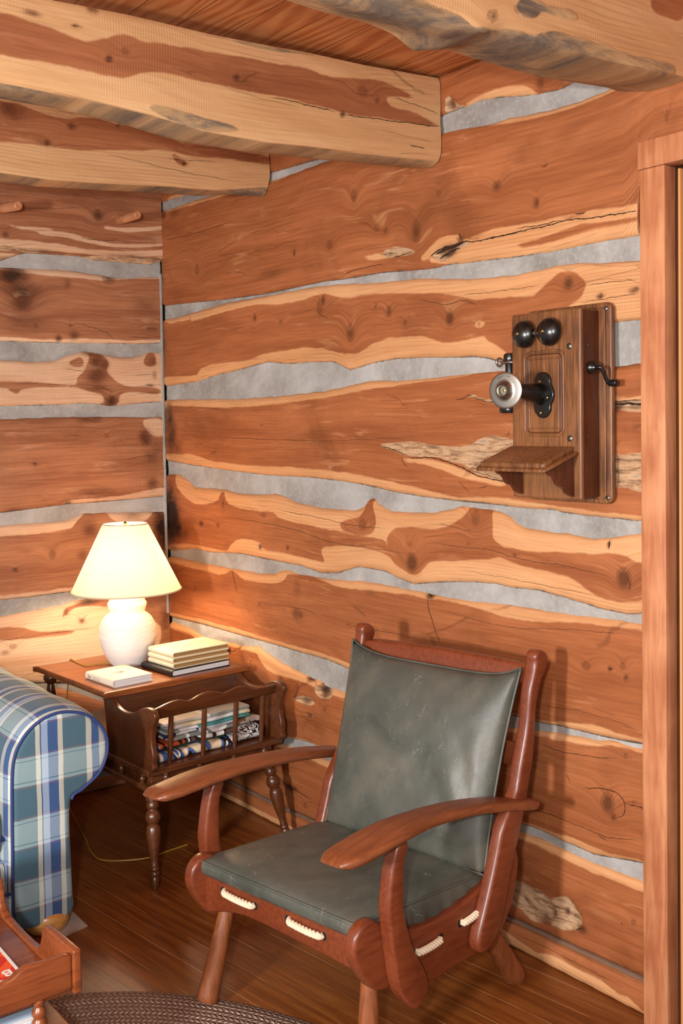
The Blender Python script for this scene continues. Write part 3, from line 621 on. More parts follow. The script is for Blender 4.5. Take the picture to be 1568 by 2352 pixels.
build_log(WL, wl, None, L0b, 0, LE, M['log_left'], ztop=cz(CEIL), seed=11., proud=.012,
   heart_bot=[(-420,545),(0,548),(60,556),(120,560),(200,574),(260,578),(330,578),(373,576)],
   sap_polys=[[(0,552),(60,552),(120,562),(190,573),(300,578),(373,574),(373,584),(300,590),(190,585),(120,573),(0,566)],[(90,530),(150,535),(200,548),(260,560),(330,562),(373,560),(373,566),(320,569),(250,568),(190,556),(140,545),(90,540)],[(240,520),(290,525),(373,520),(373,528),(290,534),(240,528)],[(10,515),(60,522),(110,524),(110,530),(50,529)]],
   heart_polys=[[(0,574),(60,572),(120,576),(190,584),(300,592),(373,588),(373,596),(300,600),(190,594),(100,584),(0,582)]],
   knots=[(222,496,16,.7,.9),(10,540,8,.6,1.2)], cracks=[(.003,[(180,544),(205,551),(240,554),(268,550)]),(.0015,[(30,478),(130,480),(200,478)])],
   stains=[(180,452,30,.3,4.),(5,595,8,.4,4.),(300,590,5,.5,14.),(90,578,4,.5,14.)], barks=[[(150,586),(240,590),(330,592),(373,592),(373,603),(330,606),(240,600),(170,592)],[(0,566),(80,572),(130,580),(60,580),(0,576)]])
build_chink(WL, wl, L0b, L1t, 0, LE, seed=8.)
build_log(WL, wl, L1t, L1b, 0, LE, M['log_left'], seed=12.3,
   heart_top=[(-420,612),(0,620),(60,628),(120,634),(200,640),(235,645),(300,640),(380,640)], heart_bot=[(-420,762),(0,774),(100,780),(200,778),(300,782),(361,780),(380,780)],
   knots=[(53,685,24,.7,1.),(250,640,14,.5,1.4),(82,748,6,.5),(162,747,5,.6)],
   stains=[(30,632,26,.9,1.5),(50,665,22,.7,2.2),(50,700,20,.5,2.),(155,650,14,.5,.8),(135,777,8,.9,1.),(170,770,12,.6,1.2),(345,755,6,.5,4.),(330,700,30,.3,1.5),(60,740,30,.35,2.)],
   cracks=[(.0025,[(180,742),(210,752),(245,765),(260,780)]),(.002,[(300,775),(345,776)])], barks=[[(30,672),(52,666),(75,672),(70,680),(52,678),(35,682)]])
build_chink(WL, wl, L1b, L2t, 0, LE, seed=9.)
build_log(WL, wl, L2t, L2b, 0, LE, M['log_left'], seed=13.6, allsap=True,
   heart_polys=[[(178,868),(195,850),(205,822),(200,812),(215,812),(238,818),(250,836),(245,852),(262,870),(275,880),(300,888),(361,892),(361,905),(300,900),(275,908),(272,925),(255,935),(240,925),(235,908),(205,898),(160,890),(60,892),(40,905),(20,895),(0,890),(-420,885),(-420,872),(0,876),(100,879),(170,884)],
                [(330,828),(340,812),(355,812),(358,835),(345,842),(333,838)],[(158,832),(185,820),(190,838),(170,842)]],
   stains=[(222,828,18,.75,1.),(240,838,14,.6,1.),(222,862,22,.6,1.3),(256,922,12,.8,1.2),(225,892,10,.5,2.6),(355,860,12,.5,.6),(345,885,4,.7,3.),(240,930,6,.7,1.6),(205,812,10,.5,2.),(352,830,14,.35,1.)],
   cracks=[(.002,[(150,848),(190,852)]),(.002,[(310,862),(350,860)]),(.0015,[(0,880),(180,884),(361,890)])], knots=[(257,915,9,.7,1.)])
build_chink(WL, wl, L2b, L3t, 0, LE, seed=10.)
build_log(WL, wl, L3t, L3b, 0, LE, M['log_left'], seed=14.8,
   sap_polys=[[(150,1158),(165,1148),(230,1143),(300,1135),(372,1120),(380,1138),(253,1150)],[(330,965),(370,962),(374,1000),(350,1000),(335,985)]],
   heart_polys=[], knots=[(80,1065,5,.8),(225,962,10,.35,1.6),(245,1000,8,.3)],
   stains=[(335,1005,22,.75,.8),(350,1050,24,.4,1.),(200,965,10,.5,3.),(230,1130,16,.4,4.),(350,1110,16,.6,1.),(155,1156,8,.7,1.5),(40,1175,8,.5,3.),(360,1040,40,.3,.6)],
   cracks=[(.0015,[(140,1003),(185,1001)]),(.002,[(290,1055),(365,1042)])])
build_chink(WL, wl, L3b, L4t, 0, LE, seed=11.)
build_log(WL, wl, L4t, L4b, 0, LE, M['log_left'], seed=15.9,
   heart_top=[(-420,1290),(0,1232),(60,1228),(120,1222),(165,1214),(178,1196),(195,1180),(225,1172),(250,1180),(300,1192),(345,1186),(355,1174),(390,1172)],
   heart_bot=[(-420,1405),(0,1368),(67,1362),(165,1350),(390,1342)],
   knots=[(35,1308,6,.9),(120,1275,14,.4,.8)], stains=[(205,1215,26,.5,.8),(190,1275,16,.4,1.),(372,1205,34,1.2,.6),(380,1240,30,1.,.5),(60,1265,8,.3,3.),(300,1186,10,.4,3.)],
   sap_polys=[[(250,1180),(300,1178),(345,1177),(335,1196),(300,1200),(262,1196)]])
build_chink(WL, wl, L4b, L5t, 0, LE, seed=12.)
build_log(WL, wl, L5t, L5b, 0, LE, M['log_left'], seed=17.1, allsap=True,
   heart_polys=[[(145,1418),(150,1400),(170,1390),(230,1376),(300,1372),(390,1364),(395,1480),(360,1500),(370,1440),(300,1400),(200,1392),(165,1400)],[(-10,1445),(40,1440),(90,1450),(170,1448),(150,1458),(80,1465),(-10,1470)]],
   knots=[(188,1426,8,.7),(30,1485,10,.3,1.4)], stains=[(205,1382,8,.8,4.),(152,1405,10,.6,.8),(380,1420,40,.5,.4),(10,1500,8,.4,2.)],
   cracks=[(.002,[(-40,1480),(40,1466),(135,1452),(230,1440)])])
build_chink(WL, wl, L5b, L6t, 0, LE, seed=13.)
build_log(WL, wl, L6t, L6b, 0, LE, M['log_left'], seed=18.4, knots=[(300,1690,12,.6)])
build_chink(WL, wl, L6b, L7t, 0, LE, seed=14.)
build_log(WL, wl, L7t, None, 0, LE, M['log_left'], zbot=cz(0.), seed=19.2, heart_bot=[(-420,2060),(0,1880),(180,1845),(394,1770)])
# vertical mortar fillet in the corner
V, Fc = boxv(-.012, .0, -.004, .02, .7, 2.16)
mk('chinking', V, Fc, M['mortar'], wl, attrs=dict(edge=np.full(8, 1.)), bevel=.004)

# ------------------------------------------------------------------ floor
def floor_mat():
    t = NT('varnished_floor_boards'); p = t.obj()
    mp = t.n('ShaderNodeMapping'); mp.inputs['Rotation'].default_value = (0, 0, math.radians(-6.5)); t.l(p, mp.inputs[0])
    sx = t.n('ShaderNodeSeparateXYZ'); t.l(mp.outputs[0], sx.inputs[0]); x, y = sx.outputs[0], sx.outputs[1]
    bw = .092
    xi = t.math('FLOOR', t.math('DIVIDE', x, bw)); xf = t.math('FRACT', t.math('DIVIDE', x, bw))
    g = t.n('ShaderNodeTexWhiteNoise', noise_dimensions='1D'); t.l(xi, g.inputs['W'])
    yy = t.math('ADD', y, t.math('MULTIPLY', g.outputs[0], 1.7))
    a = t.noise(t.comb(t.math('MULTIPLY', x, 26.), t.math('MULTIPLY', yy, 1.6), t.math('MULTIPLY', xi, 3.1)), 2., 5, .6, .7)
    b = t.noise(p, 2.2, 3)
    c = t.mix(t.sm(a, .35, .66), srgb(112, 58, 20), srgb(142, 82, 34))
    c = t.mix(t.math('MULTIPLY', g.outputs[0], .22), c, srgb(96, 48, 18))
    c = t.mix(t.math('MULTIPLY', t.sm(b, .45, .7), .25), c, srgb(84, 44, 18))
    ed = t.math('MINIMUM', xf, t.math('SUBTRACT', 1., xf))
    seam = t.math('SUBTRACT', 1., t.sm(ed, .008, .016))
    lit = t.math('MULTIPLY', seam, t.sm(t.noise(p, 3.1, 2), .42, .56))
    c = t.mix(t.math('MULTIPLY', seam, .5), c, srgb(64, 32, 14))
    c = t.mix(t.math('MULTIPLY', lit, .6), c, srgb(206, 162, 112))
    scr = t.noise(p, 320., 1); c = t.mix(t.math('MULTIPLY', t.sm(scr, .78, .80), .5), c, srgb(190, 160, 120))
    t.col(c); t.rough(t.math('ADD', .30, t.math('MULTIPLY', t.noise(p, 12., 3), .16)))
    t.b.inputs['Coat Weight'].default_value = .1; t.b.inputs['Coat Roughness'].default_value = .25
    t.bump(t.math('SUBTRACT', t.math('MULTIPLY', a, .3), seam), .25, .0015); return t.m
fl = mk('floor', *boxv(-3.6, .16, -5.2, .16, -.05, 0), floor_mat(), None, base=(0, 0, 0)); tag(fl, kind='structure')

# ------------------------------------------------------------------ ceiling boards
def ceiling_mat():
    t = NT('fir_ceiling_boards'); p = t.obj()
    sx = t.n('ShaderNodeSeparateXYZ'); t.l(p, sx.inputs[0]); x, y = sx.outputs[0], sx.outputs[1]
    bw = .135; xi = t.math('FLOOR', t.math('DIVIDE', x, bw)); xf = t.math('FRACT', t.math('DIVIDE', x, bw))
    g = t.n('ShaderNodeTexWhiteNoise', noise_dimensions='1D'); t.l(xi, g.inputs['W'])
    yy = t.math('ADD', y, t.math('MULTIPLY', g.outputs[0], 5.))
    warp = t.noise(t.comb(t.math('MULTIPLY', x, 7.), t.math('MULTIPLY', yy, 1.3), xi), 1.3, 2, .5)
    ph = t.math('ADD', t.math('MULTIPLY', x, 170.), t.math('MULTIPLY', warp, 34.))
    w = t.math('ADD', .5, t.math('MULTIPLY', t.math('SINE', ph), .5))
    w = t.math('ADD', t.math('MULTIPLY', w, .42), t.math('MULTIPLY', t.noise(t.comb(t.math('MULTIPLY', x, 70.), t.math('MULTIPLY', yy, 3.), xi), 1.5, 5, .75), .85))
    c = t.ramp(w, [(.1, srgb(214, 152, 98)), (.5, srgb(200, 130, 78)), (.85, srgb(176, 100, 54)), (1.2, srgb(150, 80, 40))])
    c = t.mix(t.math('MULTIPLY', g.outputs[0], .2), c, srgb(150, 80, 40))
    ed = t.math('MINIMUM', xf, t.math('SUBTRACT', 1., xf)); seam = t.math('SUBTRACT', 1., t.sm(ed, .006, .016))
    c = t.mix(t.math('MULTIPLY', seam, .8), c, srgb(70, 34, 16))
    t.col(c); t.rough(.42); t.bump(t.math('SUBTRACT', t.math('MULTIPLY', w, .2), seam), .3, .002); return t.m
ce = mk('ceiling', *boxv(-3.6, .16, -5.2, .16, CEIL, CEIL+.05), ceiling_mat(), None, base=(0, 0, CEIL)); tag(ce, kind='structure')

# ------------------------------------------------------------------ hewn beams
def build_beam(name, y0, top, facebot, under, thick, label, group, knots=(), heart=(), cracks=(), stains=(), barks=(), ztop=None, x0=-2.7, seed=0., wane=.0, endcut=0.):
    n = Vector((0, 1, 0))
    def fn(pts, yy):
        q = sorted([(ony(u, v, yy)[0], ony(u, v, yy)[2]) for u, v in pts]); xs = [a for a, _ in q]; zs = [b for _, b in q]
        return lambda A: np.interp(A, xs, zs)
    X = np.linspace(x0, -.004, 200)
    zt = fn(top, y0)(X) if ztop is None else np.full(len(X), ztop)
    zb = fn(facebot, y0)(X); zu = fn(under, y0+.045)(X)
    zt = np.minimum(zt, CEIL-.002)+0; zb = np.minimum(zb, zt-.04); zu = np.minimum(zu, zb-.002)
    nj = 34; rows = []
    for j in range(nj):
        t = j/(nj-1); z = zb+(zt-zb)*t
        ed = np.minimum(z-zb, zt-z)
        y = y0+.006*np.exp(-ed/.01)+.003*noise2(X*3, z*11, seed)
        rows.append((y, z, np.zeros(len(X))))
    # under side: from the face's lower arris round to the back
    und = []
    for s_, (dy, f) in enumerate([(.012, .45), (.028, .85), (.045, 1.), (.065, .93), (.09, .7), (.12, .3)]):
        und.append((np.full(len(X), y0+dy)+.004*noise1(X*7, s_), zb+(zu-zb)*f, np.full(len(X), 1.)))
    und.append((np.full(len(X), y0+thick), zb+.02, np.full(len(X), 1.)))
    back = [(np.full(len(X), y0+thick), np.minimum(zt, CEIL-.01), np.zeros(len(X)))]
    tp = [(np.full(len(X), y0+thick*.5), zt+.0, np.zeros(len(X)))]
    allr = list(reversed(und))+rows+tp+back
    nr = len(allr); nx = len(X)
    Y = np.array([r[0] for r in allr]).T; Z = np.array([r[1] for r in allr]).T; U_ = np.array([r[2] for r in allr]).T
    Pf = np.stack([-np.repeat(X[:, None], nr, 1).ravel(), Z.ravel()], 1)
    w2 = lambda u, v: (-ony(u, v, y0)[0], ony(u, v, y0)[2])
    sap = np.full(len(Pf), .2)
    for q in heart: sap = np.minimum(sap, -sdist(Pf, smooth_closed([w2(*p) for p in q], 3)))
    zc = .5*(zt+zb); gr = (Z-zc[:, None]).ravel(); kn = np.zeros(len(Pf)); dk = np.zeros(len(Pf)); bk = np.full(len(Pf), -1.)
    for q in knots:
        c = w2(q[0], q[1]); R = abs(w2(q[0], q[1]+q[2])[1]-c[1]); d = np.hypot((Pf[:, 0]-c[0])/1.2, Pf[:, 1]-c[1])
        kn = np.maximum(kn, q[3]*np.clip(1.15-d/R*.95, 0, 1)); gr = gr+1.3*R*np.exp(-(d/(1.9*R))**2)
    for q in stains:
        c = w2(q[0], q[1]); R = abs(w2(q[0], q[1]+q[2])[1]-c[1]); a = q[4] if len(q) > 4 else 1.
        dd = np.hypot((Pf[:, 0]-c[0])/a, Pf[:, 1]-c[1])/R; dk = np.maximum(dk, 1.2*q[3]*np.exp(-dd**2*1.1)*(.85+.25*noise2(Pf[:, 0]*22, Pf[:, 1]*26, seed)))
    for q in barks: bk = np.maximum(bk, sdist(Pf, smooth_closed([w2(*p) for p in q], 2)))
    uu = U_.ravel(); bk = np.where(uu > .5, np.maximum(bk, wane*(.5+.8*noise2(Pf[:, 0]*4, Pf[:, 1]*9, seed))*.02), bk)
    V = np.stack([np.repeat(X[:, None], nr, 1).ravel(), Y.ravel(), Z.ravel()], 1)
    class BW:
        P = staticmethod(lambda a, z, d: (-a, y0-d, z))
    AX = -X[::-1]
    df = lambda a, z: -(.006*np.exp(-np.minimum(z-np.interp(a, AX, zb[::-1]), np.interp(a, AX, zt[::-1])-z)/.01)+.003*noise2(-a*3, z*11, seed))+.001
    Fc = gridf(nx, nr)+[[i*nr+nr-1, (i+1)*nr+nr-1, (i+1)*nr, i*nr] for i in range(nx-1)]
    Fc += [list(range(nr)), [(nx-1)*nr+k for k in range(nr)]]
    V, Fc, ext = crack_ribbons(BW, [tuple(v) for v in V], Fc, cracks, lambda l: [w2(*p) for p in l], df, seed)
    z_ = np.zeros(ext); cat = np.concatenate
    P0 = cat([Pf[:, 0], z_]); gr = cat([gr, z_]); sap = cat([sap, z_]); kn = cat([kn, z_]); dk = cat([dk, z_+2.]); bk = cat([bk, z_-1.])
    base = (0, y0+thick/2, float(zb.mean()))
    o = mk(name, V, Fc, M['beam'], None, smooth=50, base=base, attrs=dict(al=P0+seed, gr=gr+seed*.3, sap=sap, kn=kn, kh=np.clip(kn*1.2, 0, 1)*.6, dk=dk, bk=bk))
    return tag(o, label, 'beam', group)
G = 'hewn beams under the board ceiling'
B1T = [(-420,-75),(0,-32),(130,0),(300,32),(480,76),(560,92),(700,118),(860,152),(1010,178)]
B1F = [(-420,120),(0,180),(200,225),(350,262),(470,300),(620,326),(700,333),(800,345),(920,356),(1012,363)]
B1U = [(-420,140),(0,210),(250,248),(330,270),(450,303),(620,332),(800,360),(1000,386)]
build_beam('ceiling_beam', -1.742, B1T, B1F, B1U, .17, 'long pale hewn beam with a dark heartwood stripe, ending at the log wall in mid picture', None,
   heart=[[(-420,-50),(0,30),(60,45),(150,78),(200,95),(285,80),(330,95),(420,108),(520,124),(570,132),(640,146),(700,155),(760,178),(850,182),(900,196),(950,225),(890,222),(900,245),(960,262),(1010,292),(940,282),(880,272),(800,262),(760,250),(700,236),(640,222),(590,214),(520,198),(440,183),(350,165),(280,178),(180,158),(90,140),(0,125),(-420,40)]],
   knots=[(250,136,10,.9),(288,118,14,.3),(543,177,9,.9),(787,262,8,.9),(865,232,9,.5),(832,210,20,.3)],
   cracks=[(.003,[(620,222),(700,240),(770,258)]),(.003,[(780,262),(900,278),(1012,292)]),(.002,[(900,222),(1008,262)]),(.003,[(940,332),(975,342)]),(.005,[(340,28),(385,22)])],
   stains=[(75,30,8,.6,3.),(215,20,14,.5,1.2),(175,60,6,.6,2.),(450,62,6,.5,3.)], barks=[[(470,80),(560,88),(640,108),(740,128),(700,126),(600,112),(520,92)],[(332,240),(400,250),(480,275),(560,298),(470,300),(380,268)]], seed=2., wane=1.)
B2T = [(-420,130),(0,216),(200,248),(400,280),(500,303),(625,324)]
B2F = [(-420,350),(0,395),(120,412),(250,420),(400,428),(500,436),(627,412)]
B2U = [(-420,360),(0,402),(120,420),(200,426),(400,434),(540,446),(612,452)]
build_beam('ceiling_beam', -.842, B2T, B2F, B2U, .16, 'shorter hewn beam lower and farther back, above the pegged wall log', None,
   heart=[[(-420,150),(0,232),(40,238),(90,258),(150,272),(215,270),(270,285),(350,298),(420,312),(500,335),(560,348),(625,360),(625,376),(570,372),(500,362),(440,360),(380,345),(340,345),(200,345),(100,335),(0,325),(-420,280)],[(395,352),(415,362),(430,378),(412,380),(400,368)]],
   knots=[(163,290,9,.5),(108,328,8,.5),(424,376,7,.9),(272,288,6,.6),(20,250,20,.4)], stains=[(110,328,10,.5,1.),(165,290,12,.4,1.2),(30,258,26,.4,1.6)],
   cracks=[(.002,[(380,365),(500,372)]),(.0015,[(240,352),(420,395),(560,420)])], seed=3.3, wane=.15)
B3F = [(-420,-420),(500,-150),(760,-78),(900,-28),(1000,0),(1060,28),(1110,72),(1160,60),(1250,92),(1400,140),(1556,168)]
B3U = [(-420,-380),(500,-110),(760,0),(830,20),(900,38),(960,53),(1040,80),(1120,92),(1250,126),(1380,160),(1490,181),(1550,188)]
build_beam('ceiling_beam', -2.585, None, B3F, B3U, .2, 'thick log beam overhead at the top right with a cut knot and grey stains', None, ztop=CEIL-.004,
   heart=[[(1500,-10),(1568,-20),(1568,45),(1530,38),(1500,20)]], knots=[(1133,35,17,.55),(1190,20,14,.5)],
   stains=[(1100,72,8,.4,8.),(1400,140,10,.35,9.)],
   barks=[[(1185,5),(1210,-5),(1245,5),(1240,30),(1215,42),(1190,28)],[(1240,15),(1300,20),(1330,45),(1280,40)],[(860,-30),(940,-15),(1000,6),(1060,32),(1090,60),(1100,90),(1000,75),(900,45)],[(1225,84),(1270,70),(1320,84),(1390,106),(1450,128),(1520,140),(1560,165),(1500,185),(1400,165),(1290,130),(1230,108)],[(960,30),(1040,50),(1100,60),(1180,66),(1240,85),(1180,84),(1120,82),(1040,72),(970,50)]], seed=4.7, wane=1.2)

# wooden pegs in the top log of the left wall
def peg(a, b, r, label):
    pa, pb = a, b
    V, Fc = lathe([(0, r), (.05, r*1.02), (.5, r*1.0), (.93, r*.98), (.985, r*.9), (1, r*.7)], pa, pb, 22)
    r_ = root('wooden_peg', tuple((np.array(pa)+np.array(pb))/2), 0, label, 'peg', 'pegs in the top wall log')
    mk('peg_shaft', V, Fc, stained('peg_wood', srgb(176, 112, 74), srgb(206, 146, 104), .55, axis=(6, 6, 6)), r_)
p1 = ony(268, 508, .02); q1 = ony(317, 493, -.185); peg(p1, q1, .0175, 'short round peg nearer the corner of the pegged top log')
p1 = ony(-12, 481, .02); q1 = ony(43, 472, -.18); peg(p1, q1, .0185, 'round peg in the top log cut off by the left edge of the photo')

# ------------------------------------------------------------------ doorway at the right
dr = bpy.data.objects.new('door_1', None); COL.objects.link(dr); dr.location = (0, -2.6, 0); tag(dr, kind='structure')
mk('casing', *boxv(-.024, .02, -2.525, -2.455, 0, 2.102), M['trim'], dr, bevel=.002)
zh = onx(1463, 328, -.026)[2]
mk('head_casing', *boxv(-.026, .02, -3.55, -2.450, 2.103, zh), M['trim'], dr, bevel=.002)
mk('jamb', *boxv(.0, .17, -2.5245, -2.508, 0, 2.11), M['jamb'], dr, bevel=.001)
mk('door_stop', *boxv(.030, .075, -2.5310, -2.5245, 0, 2.10), M['stop'], dr, bevel=.001)
mk('door_leaf', *boxv(.078, .118, -3.33, -2.527, .006, 2.10), M['door'], dr, bevel=.002)
mk('jamb', *boxv(.0, .17, -3.35, -3.333, 0, 2.11), M['jamb'], dr, bevel=.001)
mk('casing', *boxv(-.024, .02, -3.43, -3.353, 0, 2.102), M['trim'], dr, bevel=.002)
lz = onx(1560, 1112, .07)
mk('latch', *lathe([(0, .012), (.2, .016), (.6, .015), (1, .006)], (.080, lz[1]-.015, lz[2]), (.045, lz[1]-.015, lz[2]), 16), M['black'], dr)
for zz in (1.9,):
    pass

# ------------------------------------------------------------------ laced ranch armchair
CO = np.array([-.7595, -1.9335, 0]); ce_ = np.array([math.sin(.16911), -math.cos(.16911), 0]); cb_ = np.array([-ce_[1], ce_[0], 0])
KS = .12
def CH(s, t, z): return CO+(s+KS*t-.012)*ce_+t*cb_+np.array([0, 0, z])
def chs(u, v, s):   # photo pixel on the chair's side plane s -> (t,z)
    n = ce_-KS*cb_; p = onp(u, v, n, CO@n+s-.012)-CO; return (float(p@cb_), float(p[2]))
def cht(u, v, t0):
    p = onp(u, v, cb_, CO@cb_+t0)-CO; return (float(p@ce_)-KS*t0+.012, float(p[2]))
arm = root('armchair', tuple(CO), .16911-math.pi/2+math.pi/2, 'low wooden armchair with rope-laced rails, paddle arms and dark green leather cushions', 'armchair')
def side(outline, s0, s1, name, mat, bevel=.006, seg=3, n=4, lean=0.):
    V, Fc = prism(smooth_closed(outline, n), lambda t, z, s: CH(s+lean*(z-.35), t, z), s0, s1)
    return mk(name, V, Fc, mat, arm, bevel=bevel, seg=seg, smooth=40)
rail = [(-.036, .338), (-.026, .361), (-.004, .377), (.024, .378), (.050, .360), (.085, .335), (.132, .320), (.213, .312), (.291, .320), (.364, .337), (.423, .356), (.47, .385), (.51, .41), (.525, .36), (.50, .27), (.46, .215), (.41, .188), (.35, .180), (.288, .175), (.202, .169), (.15, .176), (.115, .198), (.087, .207), (.060, .204), (.03, .212), (.004, .236), (-.022, .275), (-.036, .308)]
rr = [side(rail, sg*.266, sg*.300, 'side_rail', M['chair'], bevel=.009) for sg in (1, -1)]
# front posts with paddle feet
fp = [chs(*q, .335) for q in [(914,1942),(901,2003),(896,2047),(893,2090),(896,2132),(905,2204),(914,2262),(928,2296),(954,2320),(972,2299),(985,2262),(972,2221),(950,2177),(937,2132),(929,2095),(928,2050),(929,1985),(939,1935)]]
for sg in (1, -1): side(fp, sg*.300, sg*.337, 'front_post', M['chair'], bevel=.008)
bp = [chs(*q, .335) for q in [(1231,1529),(1220,1587),(1213,1668),(1198,1757),(1189,1811),(1173,1855),(1155,1904),(1144,1962),(1133,2016),(1117,2087),(1102,2150),(1100,2178),(1108,2191),(1124,2182),(1140,2153),(1158,2096),(1167,2043),(1180,1980),(1197,1904),(1209,1846),(1217,1793),(1226,1739),(1230,1677),(1233,1623),(1243,1568),(1252,1545),(1259,1525),(1260,1510),(1254,1498),(1245,1493),(1236,1497),(1231,1510)]]
side(bp, .300, .336, 'back_post', M['chair'], bevel=.009); side(bp, -.244, -.279, 'back_post', M['chair'], bevel=.009, lean=-.02)
# paddle arms
def paddle(sg):
    st = np.linspace(0, 1, 34); V = []; nn = 16
    T = np.interp(st, [0, 1], [-.118, .535])
    S = np.interp(T, [-.12, .0, .15, .30, .45, .56, .63], [.318, .314, .306, .310, .326, .346, .352])
    Z = np.interp(T, [-.12, -.05, .05, .15, .28, .40, .52, .63], [.552, .560, .574, .577, .571, .556, .530, .506])
    Wd = np.interp(T, [-.12, -.10, -.06, .0, .08, .16, .3, .40, .48, .515, .535], [.030, .043, .052, .054, .052, .044, .041, .040, .036, .030, .018])
    Z = np.convolve(np.pad(Z, 3, mode='edge'), np.ones(7)/7, 'valid'); S = np.convolve(np.pad(S, 3, mode='edge'), np.ones(7)/7, 'valid')
    for i in range(len(st)):
        endk = min(1, (min(st[i], 1-st[i])/.025)**.5) if 0 < st[i] < 1 else .25
        for k in range(nn):
            a = 2*math.pi*k/nn; ca, sa = math.cos(a), math.sin(a)
            x = Wd[i]*math.copysign(abs(ca)**.55, ca); z = .0135*max(endk, .3)*math.copysign(abs(sa)**.6, sa)
            V.append(CH(sg*(S[i]+x), T[i], Z[i]+z))
    Fc = [[i*nn+k, i*nn+(k+1) % nn, (i+1)*nn+(k+1) % nn, (i+1)*nn+k] for i in range(len(st)-1) for k in range(nn)]
    Fc += [list(range(nn)), [(len(st)-1)*nn+k for k in range(nn)]]
    return mk('arm', V, Fc, M['arm'], arm, smooth=60)
for sg in (1, -1): paddle(sg)
# front rail, scooped underneath
fr = [(-.27, .347), (-.1, .348), (.1, .349), (.27, .350), (.27, .262), (.235, .250), (.17, .254), (.051, .259), (-.04, .262), (-.121, .262), (-.19, .250), (-.24, .236), (-.27, .236)]
V, Fc = prism(smooth_closed(fr, 3), lambda s, z, t: CH(s, t, z), .006, .040)
frl = mk('front_rail', V, Fc, M['chair'], arm, bevel=.008, seg=3, smooth=40)
V, Fc = prism(smooth_closed([(-.262, .866), (-.1, .876), (.1, .878), (.30, .870), (.30, .825), (.1, .822), (-.1, .822), (-.262, .822)], 3), lambda s, z, t: CH(s, t+(z-.84)*.3, z), .556, .586)
mk('top_rail', V, Fc, M['chair'], arm, bevel=.010, seg=3, smooth=40)
for zz, tt in ((.64, .535), (.42, .455)):
    V, Fc = boxv(-.255, .30, tt, tt+.024, zz-.03, zz+.03, fr=lambda s, t, z: CH(s, t, z))
    mk('back_slat', V, Fc, M['chair'], arm, bevel=.006, seg=2, smooth=40)
V, Fc = boxv(-.266, .266, .445, .475, .22, .31, fr=lambda s, t, z: CH(s, t, z)); mk('rear_rail', V, Fc, M['chair'], arm, bevel=.006)
# round tapering legs: thicker at the foot
def leg(a, b, r0, r1):
    V, Fc = lathe([(0, r0), (.5, (r0+r1)/2), (.93, r1), (.985, r1*.97), (1, r1*.86)], CH(*a), CH(*b), 26)
    mk('leg', V, Fc, M['chair_leg'], arm, smooth=50)
ft = (onz(475, 2300, .014)-CO); fs, ftt = float(ft@ce_)-KS*float(ft@cb_)+.012, float(ft@cb_)
leg((-.246, .062, .255), (fs, ftt, .014), .0195, .0285)
leg((.246, .062, .255), (.262, .035, .014), .0195, .0285)
bt = onz(1185, 2248, 0)-CO; bs, btt = float(bt@ce_)-KS*float(bt@cb_)+.012, float(bt@cb_)
leg((bs-.03, .46, .27), (bs, btt, 0), .023, .031)
leg((-bs+.03, .46, .27), (-bs, btt, 0), .023, .031)
# rope lacing: three-strand rope that dips into the rails
def rope_mat():
    t = NT('cotton_rope'); p = t.obj(); n = t.noise(p, 300., 3, .6)
    t.col(t.mix(n, srgb(214, 190, 158), srgb(240, 222, 196))); t.rough(.85); t.bump(n, .4, .001); return t.m
M['rope'] = rope_mat()
def rope(parent, A, Bp, out, bulge=.010, r=.0075):
    A, Bp, out = map(np.asarray, (A, Bp, out)); N = 60; path = []
    for i in range(N):
        s_ = i/(N-1); e = min(s_, 1-s_)
        path.append(A+(Bp-A)*s_+out*(bulge*math.sin(math.pi*min(1, .08+s_*.84))**.4-.012*(1-min(1, e/.09))**2))
    parts = []
    ax = (Bp-A)/np.linalg.norm(Bp-A); e2 = np.cross(ax, out)
    for k in range(3):
        ph = 2*math.pi*k/3
        parts.append(tube([p+.0048*(math.cos(ph+i*.36)*out+math.sin(ph+i*.36)*e2) for i, p in enumerate(path)], .0046, 8))
    V, Fc = merge(*parts); o = mk('rope', V, Fc, M['rope'], arm, smooth=60)
    o.parent = parent; o.matrix_parent_inverse = Matrix.Identity(4)
    for P_, sg in ((A, -1), (Bp, 1)):   # dark oval disc at each end, standing for the shade of a hole
        c = P_+ax*sg*.003; V = []; n = 18
        for dpt, k_ in ((.0006, 1.), (-.002, .9)):
            for i in range(n):
                a = 2*math.pi*i/n; V.append(c+out*dpt+k_*(ax*math.cos(a)*.0085+e2*math.sin(a)*.0105))
        Fc = [[i, (i+1) % n, n+(i+1) % n, n+i] for i in range(n)]+[list(range(n)), list(range(n, 2*n))]
        o = mk('rope_hole_shade', V, Fc, M['dark'], arm); o.parent = parent
for a, b in (((510,2045),(588,2082)), ((658,2110),(746,2152))):
    (sa, za), (sb, zb_) = cht(*a, .006), cht(*b, .006)
    rope(frl, CH(sa+.006, .006, za), CH(sb-.006, .006, zb_), -cb_)
z6 = lambda a, b: (700+a/2.24, 1400+b/2.24)
for a, b in ((z6(570,1765), z6(695,1690)), (z6(803,1612), z6(905,1530))):
    (ta, za), (tb_, zb_) = chs(*a, .300), chs(*b, .300)
    rope(rr[0], CH(.300, ta, za), CH(.300, tb_, zb_), ce_)

